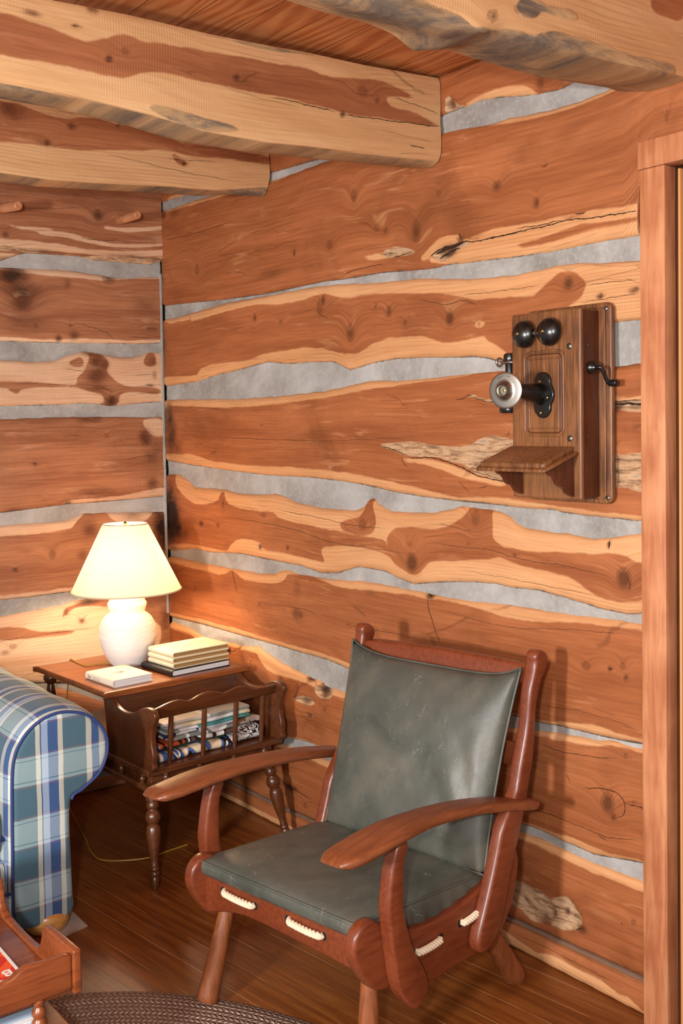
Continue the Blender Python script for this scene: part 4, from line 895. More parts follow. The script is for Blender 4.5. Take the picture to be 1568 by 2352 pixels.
def leather():
    t = NT('worn_green_leather'); p = t.obj()
    a = t.noise(p, 5., 4, .6, .4); b = t.noise(p, 26., 4, .65)
    c = t.ramp(a, [(.32, srgb(66, 69, 62)), (.5, srgb(82, 84, 77)), (.68, srgb(99, 97, 86))])
    wv = t.n('ShaderNodeVectorMath', operation='ADD')
    nn = t.n('ShaderNodeTexNoise'); nn.inputs['Scale'].default_value = 9.; nn.inputs['Detail'].default_value = 4; t.l(p, nn.inputs['Vector'])
    sc = t.n('ShaderNodeVectorMath', operation='SCALE'); sc.inputs['Scale'].default_value = .16; t.l(nn.outputs[1], sc.inputs[0])
    t.l(p, wv.inputs[0]); t.l(sc.outputs[0], wv.inputs[1])
    v = t.n('ShaderNodeTexVoronoi', feature='DISTANCE_TO_EDGE'); v.inputs['Scale'].default_value = 24.; t.l(wv.outputs[0], v.inputs['Vector'])
    m1 = t.math('MULTIPLY', t.math('SUBTRACT', 1., t.sm(v.outputs['Distance'], .001, .014)), t.sm(t.noise(p, 24., 4, .7), .52, .62))
    c = t.mix(t.math('MULTIPLY', m1, .6), c, srgb(158, 152, 136))
    c = t.mix(t.math('MULTIPLY', t.sm(b, .55, .8), .2), c, srgb(112, 110, 98))
    t.col(c); t.rough(t.math('ADD', .34, t.math('MULTIPLY', b, .18)))
    fine = t.noise(p, 420., 3, .6)
    t.bump(t.math('ADD', t.math('MULTIPLY', fine, .10), t.math('SUBTRACT', t.math('MULTIPLY', b, .6), t.math('MULTIPLY', m1, .3))), .35, .003)
    t.b.inputs['Specular IOR Level'].default_value = .5
    return t.m
M['leather'] = leather()
# back cushion: a soft pillow leaning on the posts
NU, NW = 46, 46
bcv = {}
def bc(u, w, side_):
    cu = 1-.018*(1-abs(2*w-1)**2)*0; 
    s = (u*.5+.5)*.300-(.5-.5*u)*(.246+.034*w)-u*.012*(1-(2*w-1)**2); ww = w
    lift = .020*(1-u*u)
    z = .372+.498*ww-(.034*(1-abs(u)**5) if w > .5 else -.004*(1-u*u))*abs(2*w-1)**2
    tc = .392+.148*ww
    h = .058*max(0, (1-abs(u)**3.2))**.5*max(0, (1-abs(2*w-1)**3.2))**.5
    h += .004*noise2(u*2.2+3, w*3.1, 2.)*(1-abs(u)**4)*(1-abs(2*w-1)**4)
    # folds gathering toward the lower right corner
    d = math.hypot(u-.95, w-.05); h -= .003*math.sin(13*math.atan2(w-.02, .98-u))*math.exp(-((d-.45)/.28)**2)*(1-abs(u)**6)
    return CH(s, tc+side_*h, z)
V = []; 
for sd in (-1, 1):
    for i in range(NU):
        for j in range(NW): V.append(bc(-1+2*i/(NU-1), j/(NW-1), sd))
Fc = gridf(NU, NW)+gridf(NU, NW, NU*NW)
bmx = bmesh.new()
o = mk('back_cushion', V, Fc, M['leather'], arm, smooth=70)
b_ = bmesh.new(); b_.from_mesh(o.data); bmesh.ops.remove_doubles(b_, verts=b_.verts[:], dist=.0006); bmesh.ops.recalc_face_normals(b_, faces=b_.faces[:]); b_.to_mesh(o.data); b_.free()
o.data.polygons.foreach_set('use_smooth', [True]*len(o.data.polygons))
edge = [bc(1, j/39, 1) for j in range(40)]+[bc(1-2*i/39, 1, 1) for i in range(1, 40)]+[bc(-1, 1-j/39, 1) for j in range(1, 40)]+[bc(-1+2*i/39, 0, 1) for i in range(1, 39)]
V, Fc = tube(edge, .0032, 8, closed=True); pp = mk('piping', V, Fc, M['leather'], arm, smooth=70); pp.parent = o
# seat cushion: boxed, crowned, thicker toward the back
def sc_(u, w):
    s = u*.276+(-.004); t = -.004+.485*w
    k = max(0, (1-abs(u)**4))*max(0, (1-abs(2*w-1)**4))
    z = .366+.026*k**.6-.006*w
    z += .0035*noise2(u*2, w*3, 4.)*k
    return s, t, z
V = []; N1, N2 = 44, 44
for i in range(N1):
    for j in range(N2):
        s, t, z = sc_(-1+2*i/(N1-1), j/(N2-1)); V.append(CH(s, t, z))
Fc = gridf(N1, N2); idx = np.arange(N1*N2).reshape(N1, N2)
ring = list(idx[:, 0])+list(idx[-1, 1:])+list(idx[-2::-1, -1])+list(idx[0, -2:0:-1])
uw = [(-1+2*(i//N2)/(N1-1), (i % N2)/(N2-1)) for i in ring]
lay = []
for q in range(1, 6):
    f = q/5; cur = []
    for (u, w) in uw:
        s, t, z = sc_(u, w)
        hb = .028+.075*math.exp(-((w-.55)/.33)**2)+.02*(w > .9)
        bul = .008*math.sin(math.pi*f)
        # outward bulge of the boxing, with soft vertical puckers on the sides
        pk = .003*math.sin(w*62+u)*math.sin(math.pi*f)
        so = s+(bul+pk)*(1 if u > .99 else -1 if u < -.99 else 0); to = t+bul*(1 if w > .99 else -1 if w < .01 else 0)*.5
        cur.append(len(V)); V.append(CH(so, to, z-hb*f))
    lay.append(cur)
prev = ring
for cur in lay:
    n_ = len(cur); Fc += [[prev[i], prev[(i+1) % n_], cur[(i+1) % n_], cur[i]] for i in range(n_)]; prev = cur
Fc.append(prev)
o = mk('seat_cushion', V, Fc, M['leather'], arm, smooth=70)
V, Fc = tube([CH(*sc_(u, w)) for u, w in uw], .0036, 8, closed=True); pp = mk('piping', V, Fc, M['leather'], arm, smooth=70); pp.parent = o

# ------------------------------------------------------------------ end table with magazine rack
TQ = np.array([-.615, -.99, 0]); TA = .0487
TU = np.array([math.cos(TA), math.sin(TA), 0]); TV = np.array([-math.sin(TA), math.cos(TA), 0])
def TB(u, v, z): return TQ+u*TU+v*TV+np.array([0, 0, z])
def tbu(px, u0): p = onp(*px, TU, TQ@TU+u0)-TQ; return (float(p@TV), float(p[2]))
def tbv(px, v0): p = onp(*px, TV, TQ@TV+v0)-TQ; return (float(p@TU), float(p[2]))
def tbz(px, z0): p = onz(*px, z0)-TQ; return (float(p@TU), float(p@TV))
tab = root('end_table', tuple(TB(.27, .4, 0)), TA, 'dark maple end table with magazine rack and turned legs, under the lamp', 'end table')
TW = .545
V, Fc = prism(smooth_closed([(-.018, .248), (.27, .246), (.545, .248), (.558, .26), (.558, .5), (.558, .79), (.545, .802), (.27, .804), (-.006, .802), (-.018, .79), (-.018, .52), (-.018, .26)], 2), lambda u, v, z: TB(u, v, z), .583, .605)
mk('tabletop', V, Fc, M['tabletop'], tab, bevel=.006, seg=3, smooth=40)
def shelf(z0, z1, d, name):
    V, Fc = boxv(-.004+d, TW-d, .008+d, .80-d, z0, z1, fr=TB); return mk(name, V, Fc, M['table'], tab, bevel=.005, seg=3, smooth=40)
shelf(.368, .390, 0, 'shelf'); shelf(.318, .336, 0, 'lower_shelf'); shelf(.335, .369, .028, 'box_apron')
for u, v in [(.07, .018), (.2, .018), (.34, .018), (.47, .018), (.006, .06), (.006, .2), (.006, .36), (.006, .52)]:
    V, Fc = lathe([(0, .007), (.12, .010), (.2, .006), (.35, .010), (.55, .0115), (.75, .008), (.85, .010), (1, .007)], TB(u, v, .335), TB(u, v, .369), 14)
    mk('gallery_bead', V, Fc, M['table'], tab, smooth=50)
tleg = [(0, .0215), (.10, .0225), (.125, .0225), (.135, .016), (.15, .019), (.185, .0205), (.205, .0195), (.215, .0145), (.225, .0145), (.24, .020), (.28, .0245), (.315, .0245), (.35, .019), (.362, .0150), (.375, .0190), (.40, .0225), (.46, .0235), (.53, .0215), (.62, .0175), (.70, .0130), (.76, .0120), (.775, .0140), (.785, .0125), (.80, .0155), (.815, .0150), (.825, .0125), (.845, .0165), (.865, .0160), (.875, .0125), (.89, .0155), (.94, .0150), (.985, .0115), (1, .0100)]
for u, v, du, dv in ((.035, .05, -.022, -.045), (.505, .05, .055, -.045), (.035, .765, -.022, .03), (.505, .765, .04, .03)):
    V, Fc = lathe(tleg, TB(u, v, .320), TB(u+du, v+dv, 0), 24); mk('leg', V, Fc, M['table'], tab, smooth=55)
Ap = lambda a, b: (80+a/5.6, 1420+b/5.6)
pan = [tbu(Ap(*q), .0) for q in [(918,1003),(980,1005),(1000,1060),(1030,1110),(1070,1160),(1120,1195),(1165,1215),(1220,1222),(1270,1212),(1310,1195),(1350,1172),(1390,1158),(1440,1158),(1490,1185),(1525,1225),(1538,1275),(1532,1330),(1510,1400),(1495,1480),(1490,1560),(1495,1640),(1508,1720),(1518,1800),(1512,1880),(1480,1900)]]
pan = [(v, max(z, .39)) for v, z in pan]
pan[0] = (.302, .584); pan[1] = (pan[1][0], .584)
ymin = min(p[0] for p in pan[-3:])
pan = pan[:-1]+[(pan[-2][0]+.01, .388), (.15, .388), (.275, .388), (.285, .44), (.297, .52)]
for u0 in (.0, .518):
    V, Fc = prism(smooth_closed(pan, 2), lambda v, z, u: TB(u, v, z), u0, u0+.021); mk('side_panel', V, Fc, M['table'], tab, bevel=.005, seg=3, smooth=45)
V, Fc = boxv(.02, .52, .262, .276, .388, .584, fr=TB); mk('rack_back_panel', V, Fc, M['table'], tab, bevel=.002)
rail_t = [(.021, .588), (.045, .594), (.066, .600), (.092, .605), (.117, .606), (.137, .600), (.157, .595), (.175, .599), (.194, .607), (.217, .612), (.24, .613), (.27, .604), (.297, .596), (.322, .600), (.348, .608), (.368, .607), (.387, .603), (.41, .593), (.43, .588), (.47, .586), (.519, .586)]
rail_o = [(x, z-.002) for x, z in rail_t]+[(.519, .552), (.347, .551), (.231, .552), (.119, .550), (.021, .550)]
V, Fc = prism(rail_o, lambda u, z, v: TB(u, v+(z-.55)*-.25, z), .012, .027); mk('gallery_rail', V, Fc, M['table'], tab, bevel=.004, seg=3, smooth=45)
for u in (.096, .226, .356, .47):
    V, Fc = lathe([(0, .0075), (.3, .0085), (.6, .0095), (1, .0085)], TB(u-.004, .03, .389), TB(u, .019, .556), 14); mk('spindle', V, Fc, M['table'], tab, smooth=50)
for u, v in ((.02, .762), (.52, .762)):
    V, Fc = lathe([(0, .013), (.1, .018), (.2, .012), (.3, .016), (.55, .019), (.72, .014), (.76, .012), (.80, .020), (.86, .0265), (.92, .0265), (.965, .018), (1, .016)], TB(u, v, .389), TB(u, v, .585), 22); mk('rear_spindle', V, Fc, M['table'], tab, smooth=55)

# ------------------------------------------------------------------ table lamp
LP = onz(295, 1525, .605)
lamp = root('table_lamp', tuple(LP), 0, 'lit table lamp with a ridged white ceramic jar base and cream cone shade', 'lamp')
prof = []
bodyp = [(.605, .058), (.609, .066), (.625, .076), (.65, .090), (.68, .101), (.71, .1065), (.74, .1065), (.765, .101), (.785, .090), (.797, .078), (.803, .068), (.806, .064), (.812, .066), (.822, .070), (.832, .073), (.840, .074), (.846, .070), (.849, .065), (.852, .066), (.862, .068), (.868, .060)]
zz = np.linspace(.605, .868, 120); rr_ = np.interp(zz, [a for a, _ in bodyp], [b for _, b in bodyp])
rr_ = np.convolve(np.pad(rr_, 2, mode='edge'), np.ones(5)/5, 'valid')
rid = .0011*np.sin(zz*900)*np.clip((zz-.66)/.05, 0, 1)*np.clip((.792-zz)/.02, 0, 1)*(1+.5*np.sin(zz*211))
prof = [((z-.605)/.263, r+d) for z, r, d in zip(zz, rr_, rid)]
V, Fc = lathe(prof, LP, LP+np.array([0, 0, .263]), 64); mk('lamp_base', V, Fc, M['ceramic'], lamp, smooth=60)
V, Fc = lathe([(0, .012), (.6, .012), (.62, .017), (1, .017)], LP*np.array([1, 1, 0])+np.array([0, 0, .868]), LP*np.array([1, 1, 0])+np.array([0, 0, .935]), 20); mk('socket', V, Fc, M['brass'], lamp)
def shade_mat():
    t = NT('cream_shade'); c = srgb(250, 226, 186)
    tr = t.n('ShaderNodeBsdfTranslucent'); tr.inputs[0].default_value = (.97, .90, .78, 1)
    df = t.n('ShaderNodeBsdfDiffuse'); df.inputs[0].default_value = (*c, 1)
    mx = t.n('ShaderNodeMixShader'); mx.inputs[0].default_value = .42; t.l(df.outputs[0], mx.inputs[1]); t.l(tr.outputs[0], mx.inputs[2])
    t.l(mx.outputs[0], t.out.inputs[0]); return t.m
ZB, ZT, RB, RT = .888, 1.141, .2065, .084
n = 72; V = []
for r_, z_ in ((RB, ZB), (RT, ZT), (RT-.0012, ZT), (RB-.0012, ZB)):
    for k in range(n): a = 2*math.pi*k/n; V.append(LP*np.array([1, 1, 0])+np.array([r_*math.cos(a), r_*math.sin(a), z_]))
Fc = [[q*n+k, q*n+(k+1) % n, ((q+1) % 4)*n+(k+1) % n, ((q+1) % 4)*n+k] for q in range(4) for k in range(n)]
sh = mk('lamp_shade', V, Fc, shade_mat(), lamp, smooth=60)
ringm = plain('shade_trim', srgb(214, 196, 172), .7)
for r_, z_, w in ((RB, ZB+.001, .0028), (RT, ZT-.001, .0024)):
    V, Fc = tube([LP*np.array([1, 1, 0])+np.array([r_*math.cos(2*math.pi*k/n), r_*math.sin(2*math.pi*k/n), z_]) for k in range(n)], w, 8, closed=True)
    x = mk('shade_trim', V, Fc, ringm, lamp, smooth=60); x.parent = sh
bt_ = NT('lit_bulb'); bt_.b.inputs['Emission Color'].default_value = (1, .77, .52, 1); bt_.b.inputs['Emission Strength'].default_value = 330.; bt_.col((1, .9, .8))
V, Fc = lathe([(0, .012), (.15, .014), (.35, .024), (.6, .030), (.8, .027), (.93, .015), (1, .004)], LP*np.array([1, 1, 0])+np.array([0, 0, .935]), LP*np.array([1, 1, 0])+np.array([0, 0, 1.03]), 24)
mk('bulb', V, Fc, bt_.m, lamp)
hp = [LP*np.array([1, 1, 0])+np.array([x, 0, z]) for x, z in ((.014, .93), (.055, .95), (.062, 1.03), (.04, 1.11), (0, 1.13), (-.04, 1.11), (-.062, 1.03), (-.055, .95), (-.014, .93))]
V, Fc = tube(smooth_open(hp, 4), .0018, 6); mk('harp', V, Fc, M['brass'], lamp)
V, Fc = merge(*[tube([LP*np.array([1, 1, 0])+np.array([0, 0, 1.131]), LP*np.array([1, 1, 0])+np.array([(RT-.001)*math.cos(a), (RT-.001)*math.sin(a), 1.137])], .0013, 6) for a in (.3, 2.4, 4.5)]); mk('shade_spider', V, Fc, M['brass'], lamp)
V, Fc = lathe([(0, .004), (.3, .007), (.6, .008), (1, .002)], LP*np.array([1, 1, 0])+np.array([0, 0, 1.131]), LP*np.array([1, 1, 0])+np.array([0, 0, 1.15]), 14); mk('finial', V, Fc, M['brass'], lamp)
cm = plain('gold_cord', srgb(168, 128, 48), .45)
u0, v0 = tbz((200, 1505), .607)
cp = [TB(.235, .60, .6085), TB(.20, .635, .609), TB(.155, .655, .610), TB(.12, .66, .609), TB(.115, .70, .609), TB(.12, .76, .6095), TB(.125, .812, .604), TB(.125, .822, .55), TB(.11, .83, .40), TB(.10, .84, .2), TB(.12, .84, .02)]
fl_ = [onz(*q, .004) for q in [(196,1925),(205,1950),(222,1970),(240,1976),(275,1977),(315,1974),(350,1968),(385,1955),(430,1940)]]
V, Fc = tube(smooth_open(cp+[np.append(fl_[0][:2], .004)]+fl_[1:], 6), .0028, 8); mk('cord', V, Fc, cm, lamp)

# ------------------------------------------------------------------ books
def book(name, base, ang, w, d, h, cover, pages, label, cat='book', group=None, cov=.0022, spine='u-', rnd=.004, round_spine=True, over=.003, tilt=0.):
    "closed book lying flat: w along its local x (spine at x=0), d along y"
    r = root(name, tuple(base), ang, label, cat, group)
    R_ = np.array([[math.cos(ang), -math.sin(ang), 0], [math.sin(ang), math.cos(ang), 0], [0, 0, 1]])
    f = lambda x, y, z: np.asarray(base)+R_@np.array([x, y, z])
    # case: two boards and a spine, as one folded sheet
    o = [(w, 0), (.006, 0)]
    k = 6
    for i in range(k+1):
        a = -math.pi/2-math.pi*i/k; o.append((.006+(.008 if round_spine else .004)*math.cos(a), h/2+h/2*math.sin(a)))
    o += [(w, h), (w, h-cov), (.008, h-cov)]
    for i in range(k+1):
        a = math.pi/2+math.pi*i/k; o.append((.008+((.008 if round_spine else .004)-cov)*math.cos(a), h/2+(h/2-cov)*math.sin(a)))
    o += [(w, cov)]
    V, Fc = prism(o, lambda x, z, y: f(x, y, z), 0, d)
    c = mk('cover', V, Fc, cover, r, smooth=40)
    V, Fc = boxv(.006, w-over, over, d-over, cov, h-cov, fr=f); mk('pages', V, Fc, pages, r, smooth=0)
    return r, c, f
def pages_mat(name, a, b_):
    t = NT(name); p = t.obj(); sx = t.n('ShaderNodeSeparateXYZ'); t.l(p, sx.inputs[0])
    n = t.noise(t.comb(t.math('MULTIPLY', sx.outputs[0], 3.), t.math('MULTIPLY', sx.outputs[1], 3.), t.math('MULTIPLY', sx.outputs[2], 900.)), 1., 2)
    t.col(t.mix(t.sm(n, .35, .65), a, b_)); t.rough(.8); return t.m
PW = pages_mat('white_pages', srgb(224, 224, 224), srgb(196, 198, 204)); PG = pages_mat('gilt_pages', srgb(176, 140, 88), srgb(132, 98, 54))
cream = plain('cream_cover', srgb(238, 222, 190), .5); ivory = plain('ivory_cover', srgb(236, 226, 210), .45); purple = plain('purple_board', srgb(54, 30, 46), .5)
A0 = TB(*tbz(Ap(1010, 905), .6058), .6058); ang = TA+.0
r, c, f = book('book', TB(.029, .288, .6055), TA+.02, .158, .195, .026, ivory, PW, 'white hardback with a small bird on its spine, alone at the table front', round_spine=True)
def marks(parent, strokes, mat, rad, name='cover_print'):
    V, Fc = merge(*[tube(smooth_open(s, 3), rad, 5) for s in strokes]); return mk(name, V, Fc, mat, parent, smooth=40)
# jacket print: reddish spray on the front, bird and lines of lettering on the spine
random.seed(3)
st = []
for k in range(9):
    a = k*.7+.2; L_ = .012+.012*random.random()
    st.append([f(.085, .10, .0263), f(.085+L_*.5*math.cos(a), .10+L_*.4*math.sin(a), .0263), f(.085+L_*math.cos(a)+.004, .10+L_*.7*math.sin(a), .0263)])
for p_ in ((.05, .10), (.115, .115), (.06, .085)):
    st.append([f(p_[0], p_[1], .0263), f(p_[0]+.012, p_[1]+.004, .0263), f(p_[0]+.022, p_[1]-.002, .0263)])
marks(r, st, M['redink'], .00055)
st = [[f(-.0022, .165, .010), f(-.0024, .168, .015), f(-.0016, .173, .019)], [f(-.0024, .165, .010), f(-.0026, .158, .012), f(-.0018, .153, .018)], [f(-.0022, .165, .010), f(-.0022, .163, .007)]]
marks(r, st, M['ink'], .0009)
st = []
for q, yy in enumerate((.140, .131, .122, .113, .104, .095)):
    for zz_ in (.008, .0125, .017): st.append([f(-.0018-.0006*(zz_ == .0125), yy, zz_), f(-.0018-.0006*(zz_ == .0125), yy-.006, zz_+.0004)])
marks(r, st, M['ink'], .00045)
bb = TB(.262, .285, .6055)
r, c, f = book('book', bb, TA+.035, .258, .205, .022, M['blackmat'], PW, 'large black hardback at the bottom of the stack, its white page edges showing', round_spine=True, rnd=.003)
Gp = 'cream matched volumes stacked on the black book'
names = ['cream volume on top of the stack, cursive title on its cover', 'cream gilt-edged volume in the middle of the stack', 'lowest cream gilt-edged volume, resting on the black book']
for i in range(3):
    z_ = .6280+.0196*(2-i)
    r, c, f = book('book', TB(.279+.002*(i == 0), .306-.002*i, z_), TA+.012+.004*i, .246, .170, .0190, cream, PG, names[i], group=Gp, cov=.0028)
    if i == 0:
        st = []
        sc1 = [(0, 0), (.01, .012), (.018, .002), (.012, -.004), (.02, .004), (.028, .008), (.032, 0), (.038, .006), (.046, .001), (.052, .008), (.058, 0), (.066, .006), (.075, .001)]
        for ox, oy, k in ((.06, .075, .9), (.13, .095, .95)):
            st.append([f(ox+x*k, oy+y*k*1.4, .0192) for x, y in sc1])
        st.append([f(.055, .08, .0192), f(.05, .105, .0192), (f(.085, .118, .0192)), f(.11, .115, .0192)])
        marks(r, st, M['brass'], .0004)

# ------------------------------------------------------------------ magazines in the rack
def magmat(name, cols, scale=18., rough=.35, seed=0., stretch=(1, 1, 1)):
    t = NT(name); p = t.obj(); mp = t.n('ShaderNodeMapping'); mp.inputs['Location'].default_value = (seed, seed*2, 0); mp.inputs['Scale'].default_value = stretch; t.l(p, mp.inputs[0])
    n_ = t.noise(mp.outputs[0], scale, 2, .5, .6); k = len(cols)
    t.col(t.ramp(t.sm(n_, .3, .7), [(i/k, c) for i, c in enumerate(cols)], 'CONSTANT')); t.rough(rough); t.b.inputs['Coat Weight'].default_value = .3; return t.m
def magazine(u, v, z, ang, w, d, h, cover, pages, label, group='magazines lying in the rack', curl=0., parent_fn=TB, cat='magazine'):
    base = parent_fn(u, v+.010, z); a = TA+ang*.5
    r = root('magazine', tuple(base), a, label, cat, group)
    R_ = np.array([[math.cos(a), -math.sin(a), 0], [math.sin(a), math.cos(a), 0], [0, 0, 1]])
    def f(x, y, zz_):
        zz_ = zz_+curl*max(0, 1-x/.07)**2*(.03)+.0015*math.sin(x*30+u*50)
        return np.asarray(base)+R_@np.array([x, y, zz_])
    # cover sheet folded round the page block, fold toward the viewer (y=0)
    nx = 16; k = 6; prof = [(d, 0), (.004, 0)]+[(.004+h*.6*math.cos(-math.pi/2-math.pi*i/k), h/2+h/2*math.sin(-math.pi/2-math.pi*i/k)) for i in range(1, k)]+[(.004, h), (d, h)]
    th = .0006; inner = [(y if y > .01 else y+th, min(max(zz_, th), h-th)) for y, zz_ in reversed(prof)]
    ol = prof+inner; V = []
    for i in range(nx+1):
        for y, zz_ in ol: V.append(f(w*i/nx, y, zz_))
    m_ = len(ol); Fc = [[i*m_+q, i*m_+(q+1) % m_, (i+1)*m_+(q+1) % m_, (i+1)*m_+q] for i in range(nx) for q in range(m_)]+[list(range(m_)), [nx*m_+q for q in range(m_)]]
    mk('cover', V, Fc, cover, r, smooth=50)
    V = []
    for i in range(nx+1):
        x = .002+(w-.004)*i/nx
        for y, zz_ in ((.004, th*1.5), (d-.003, th*1.5), (d-.003, h-th*1.5), (.004, h-th*1.5)): V.append(f(x, y, zz_))
    Fc = [[i*4+q, i*4+(q+1) % 4, (i+1)*4+(q+1) % 4, (i+1)*4+q] for i in range(nx) for q in range(4)]+[[0, 1, 2, 3], [nx*4+q for q in range(4)]]
    mk('pages', V, Fc, pages, r, smooth=0)
    return r
WHT, CRM, NAV, BLU = srgb(226, 226, 226), srgb(232, 214, 178), srgb(24, 38, 72), srgb(60, 104, 176)
TEA, GRY, BLK, ORG, TAN = srgb(70, 150, 150), srgb(150, 152, 150), srgb(26, 24, 26), srgb(208, 84, 40), srgb(220, 176, 112)
mg = [
 (.040, .046, .3905, .00, .330, .182, .030, [CRM, WHT, TAN, BLU, BLK, WHT, BLU], 13., 'thick catalogue with a cream, orange and blue spine at the bottom of the rack', 0., 3.),
 (.050, .058, .4215, .02, .290, .180, .010, [NAV, srgb(40, 60, 44), srgb(48, 44, 40), NAV], 7., 'thin navy magazine lying on the thick catalogue', 0., 1.),
 (.075, .052, .4325, -.02, .290, .180, .015, [BLK, ORG, BLK, srgb(64, 56, 40), WHT, BLK, srgb(90, 70, 60)], 9., 'dark magazine with an orange flower on its cover, mid stack', 0., 5.),
 (.118, .050, .4485, .01, .262, .182, .013, [GRY, WHT, srgb(120, 124, 122), WHT], 6., 'grey and white magazine above the orange-flowered one', .0, 2.),
 (.092, .060, .4625, .02, .284, .178, .010, [WHT, srgb(190, 194, 200), NAV, WHT], 5., 'white magazine with a navy fold in the upper part of the rack', .0, 7.),
 (.105, .056, .4735, -.01, .340, .180, .009, [TEA, WHT, GRY, WHT], 4., 'magazine with a teal stripe near the top of the rack pile', .0, 9.),
 (.120, .062, .4835, .02, .330, .180, .014, [WHT, CRM, WHT, GRY], 4., 'pale thick magazine second from the top of the rack pile', .0, 11.),
 (.100, .066, .4985, .00, .350, .180, .012, [GRY, WHT, srgb(206, 200, 190)], 4., 'topmost pale magazine in the rack pile', .0, 13.)]
for i, (u, v, z, an, w, d, h, cols, sc2, lab, cu, sd_) in enumerate(mg):
    magazine(u, v, z, an, w, d, h, magmat('magazine_cover_%d' % i, cols, sc2, seed=sd_, stretch=(1, .15, .4)), PW, lab, curl=cu)
magazine(.380, .060, .3905, .0, .095, .18, .052, magmat('zebra_cover', [BLK, WHT, BLK, WHT, BLK, WHT], 26., seed=4.), PW, 'rolled magazine with a black and white zebra pattern at the right end of the rack')
magazine(.388, .070, .4440, .0, .110, .17, .020, magmat('brown_cover', [srgb(96, 60, 40), srgb(190, 180, 170), srgb(120, 84, 60)], 16., seed=8.), PW, 'brown magazine lying over the zebra-patterned roll')
magazine(.026, .085, .4660, .0, .060, .16, .024, magmat('black_cover2', [BLK, srgb(40, 24, 18), BLK], 8., seed=2.), PW, 'black-covered magazine tucked at the left end of the rack')
magazine(.026, .080, .4340, .0, .044, .16, .022, magmat('silver_cover', [srgb(170, 174, 176), GRY, WHT], 8., seed=6.), PW, 'silver-grey magazine under the black one at the left end of the rack')

# ------------------------------------------------------------------ plaid sofa (its right arm and seat corner show)
def plaid():
    t = NT('plaid_fabric'); a = t.attr('puv'); sx = t.n('ShaderNodeSeparateXYZ'); t.l(a.outputs['Vector'], sx.inputs[0])
    u, v = sx.outputs[0], sx.outputs[1]
    p = t.obj(); wob = t.math('MULTIPLY', t.math('SUBTRACT', t.noise(p, 9., 2), .5), .006)
    PU = .30; fu = t.math('FRACT', t.math('DIVIDE', t.math('ADD', t.math('ADD', u, wob), 4*PU), PU))
    tealA, cr, nv, pale, blu, gr_ = srgb(76, 112, 126), srgb(232, 226, 206), srgb(40, 62, 124), srgb(178, 198, 232), srgb(44, 80, 150), srgb(206, 206, 198)
    k = lambda x: x/PU
    ca = t.ramp(fu, [(0, tealA), (k(.074), cr), (k(.089), nv), (k(.0915), pale), (k(.112), blu), (k(.142), cr), (k(.158), tealA), (k(.232), cr), (k(.249), blu), (k(.273), gr_), (k(.292), blu)], 'CONSTANT')
    PV = .1805; fv = t.math('FRACT', t.math('DIVIDE', t.math('ADD', t.math('ADD', v, wob), 4*PV-.0985), PV))
    dk_, lt, br, gn = srgb(44, 80, 104), srgb(176, 198, 202), srgb(112, 82, 96), srgb(84, 124, 124)
    cb2 = t.ramp(fv, [(0, br), (.03, lt), (.085, gn), (.10, lt), (.43, gn), (.445, lt), (.50, br), (.53, dk_)], 'CONSTANT')
    c = t.mix(.47, ca, cb2)
    wv = t.math('MULTIPLY', t.math('SINE', t.math('MULTIPLY', u, 5200.)), t.math('SINE', t.math('MULTIPLY', v, 5200.)))
    c = t.mix(t.math('MULTIPLY', t.sm(wv, 0., 1.), .06), c, srgb(240, 240, 235))
    t.col(c); t.rough(.85); t.b.inputs['Sheen Weight'].default_value = .15
    t.bump(t.math('ADD', wv, t.math('MULTIPLY', t.noise(p, 7., 3), 3.)), .12, .002); return t.m
M['plaid'] = plaid(); pipe = plain('navy_piping', srgb(46, 64, 120), .7)
SY = -1.07
sofa = root('sofa', (-1.55, -.65, 0), 0, 'blue, green and cream plaid sofa with a rolled arm and navy piping', 'sofa')
so = [(ony(*q, SY)[0], ony(*q, SY)[2]) for q in [(33,2118),(29,1948),(28,1790),(34,1737),(47,1706),(66,1679),(92,1656),(119,1642),(145,1636),(171,1636),(195,1641),(216,1653),(232,1669),(243,1690),(246,1711),(244,1732),(235,1759),(222,1780),(200,1801),(185,1814),(166,1828),(160,1869),(162,1948),(167,2054),(168,2086),(150,2106),(100,2124),(60,2134)]]
so = [tuple(p) for p in so]
outl = smooth_closed(so, 4); outl = np.array(outl); NO = len(outl)
cen = outl.mean(0)
nrm = np.roll(outl, -1, 0)-np.roll(outl, 1, 0); nrm = np.stack([nrm[:, 1], -nrm[:, 0]], 1); nrm /= np.linalg.norm(nrm, axis=1)[:, None]
if ((outl-cen)*nrm).sum(1).mean() < 0: nrm = -nrm
def ringp(off, y): return [(outl[i, 0]+nrm[i, 0]*off, y, outl[i, 1]+nrm[i, 1]*off) for i in range(NO)]
arc = np.concatenate([[0], np.cumsum(np.hypot(*(np.diff(outl, axis=0).T)))])
V = []; uvw = []; layers = [(-.004, SY+.006), (.004, SY+.012), (.011, SY+.030), (.014, SY+.06)]+[(.014+.003*math.sin(k*1.3), SY+.06+.79*k/12) for k in range(1, 13)]
for off, y in layers:
    P_ = ringp(off, y)
    for i, p_ in enumerate(P_): V.append(p_); uvw.append(((y-SY)+.232, -arc[i]+.35, 0))
Fc = [[l*NO+i, l*NO+(i+1) % NO, (l+1)*NO+(i+1) % NO, (l+1)*NO+i] for l in range(len(layers)-1) for i in range(NO)]
Fc.append([(len(layers)-1)*NO+i for i in range(NO)])
# keep everything above the feet
sa = mk('arm', V, Fc, M['plaid'], sofa, smooth=60, attrs=dict(puv=np.array(uvw)))
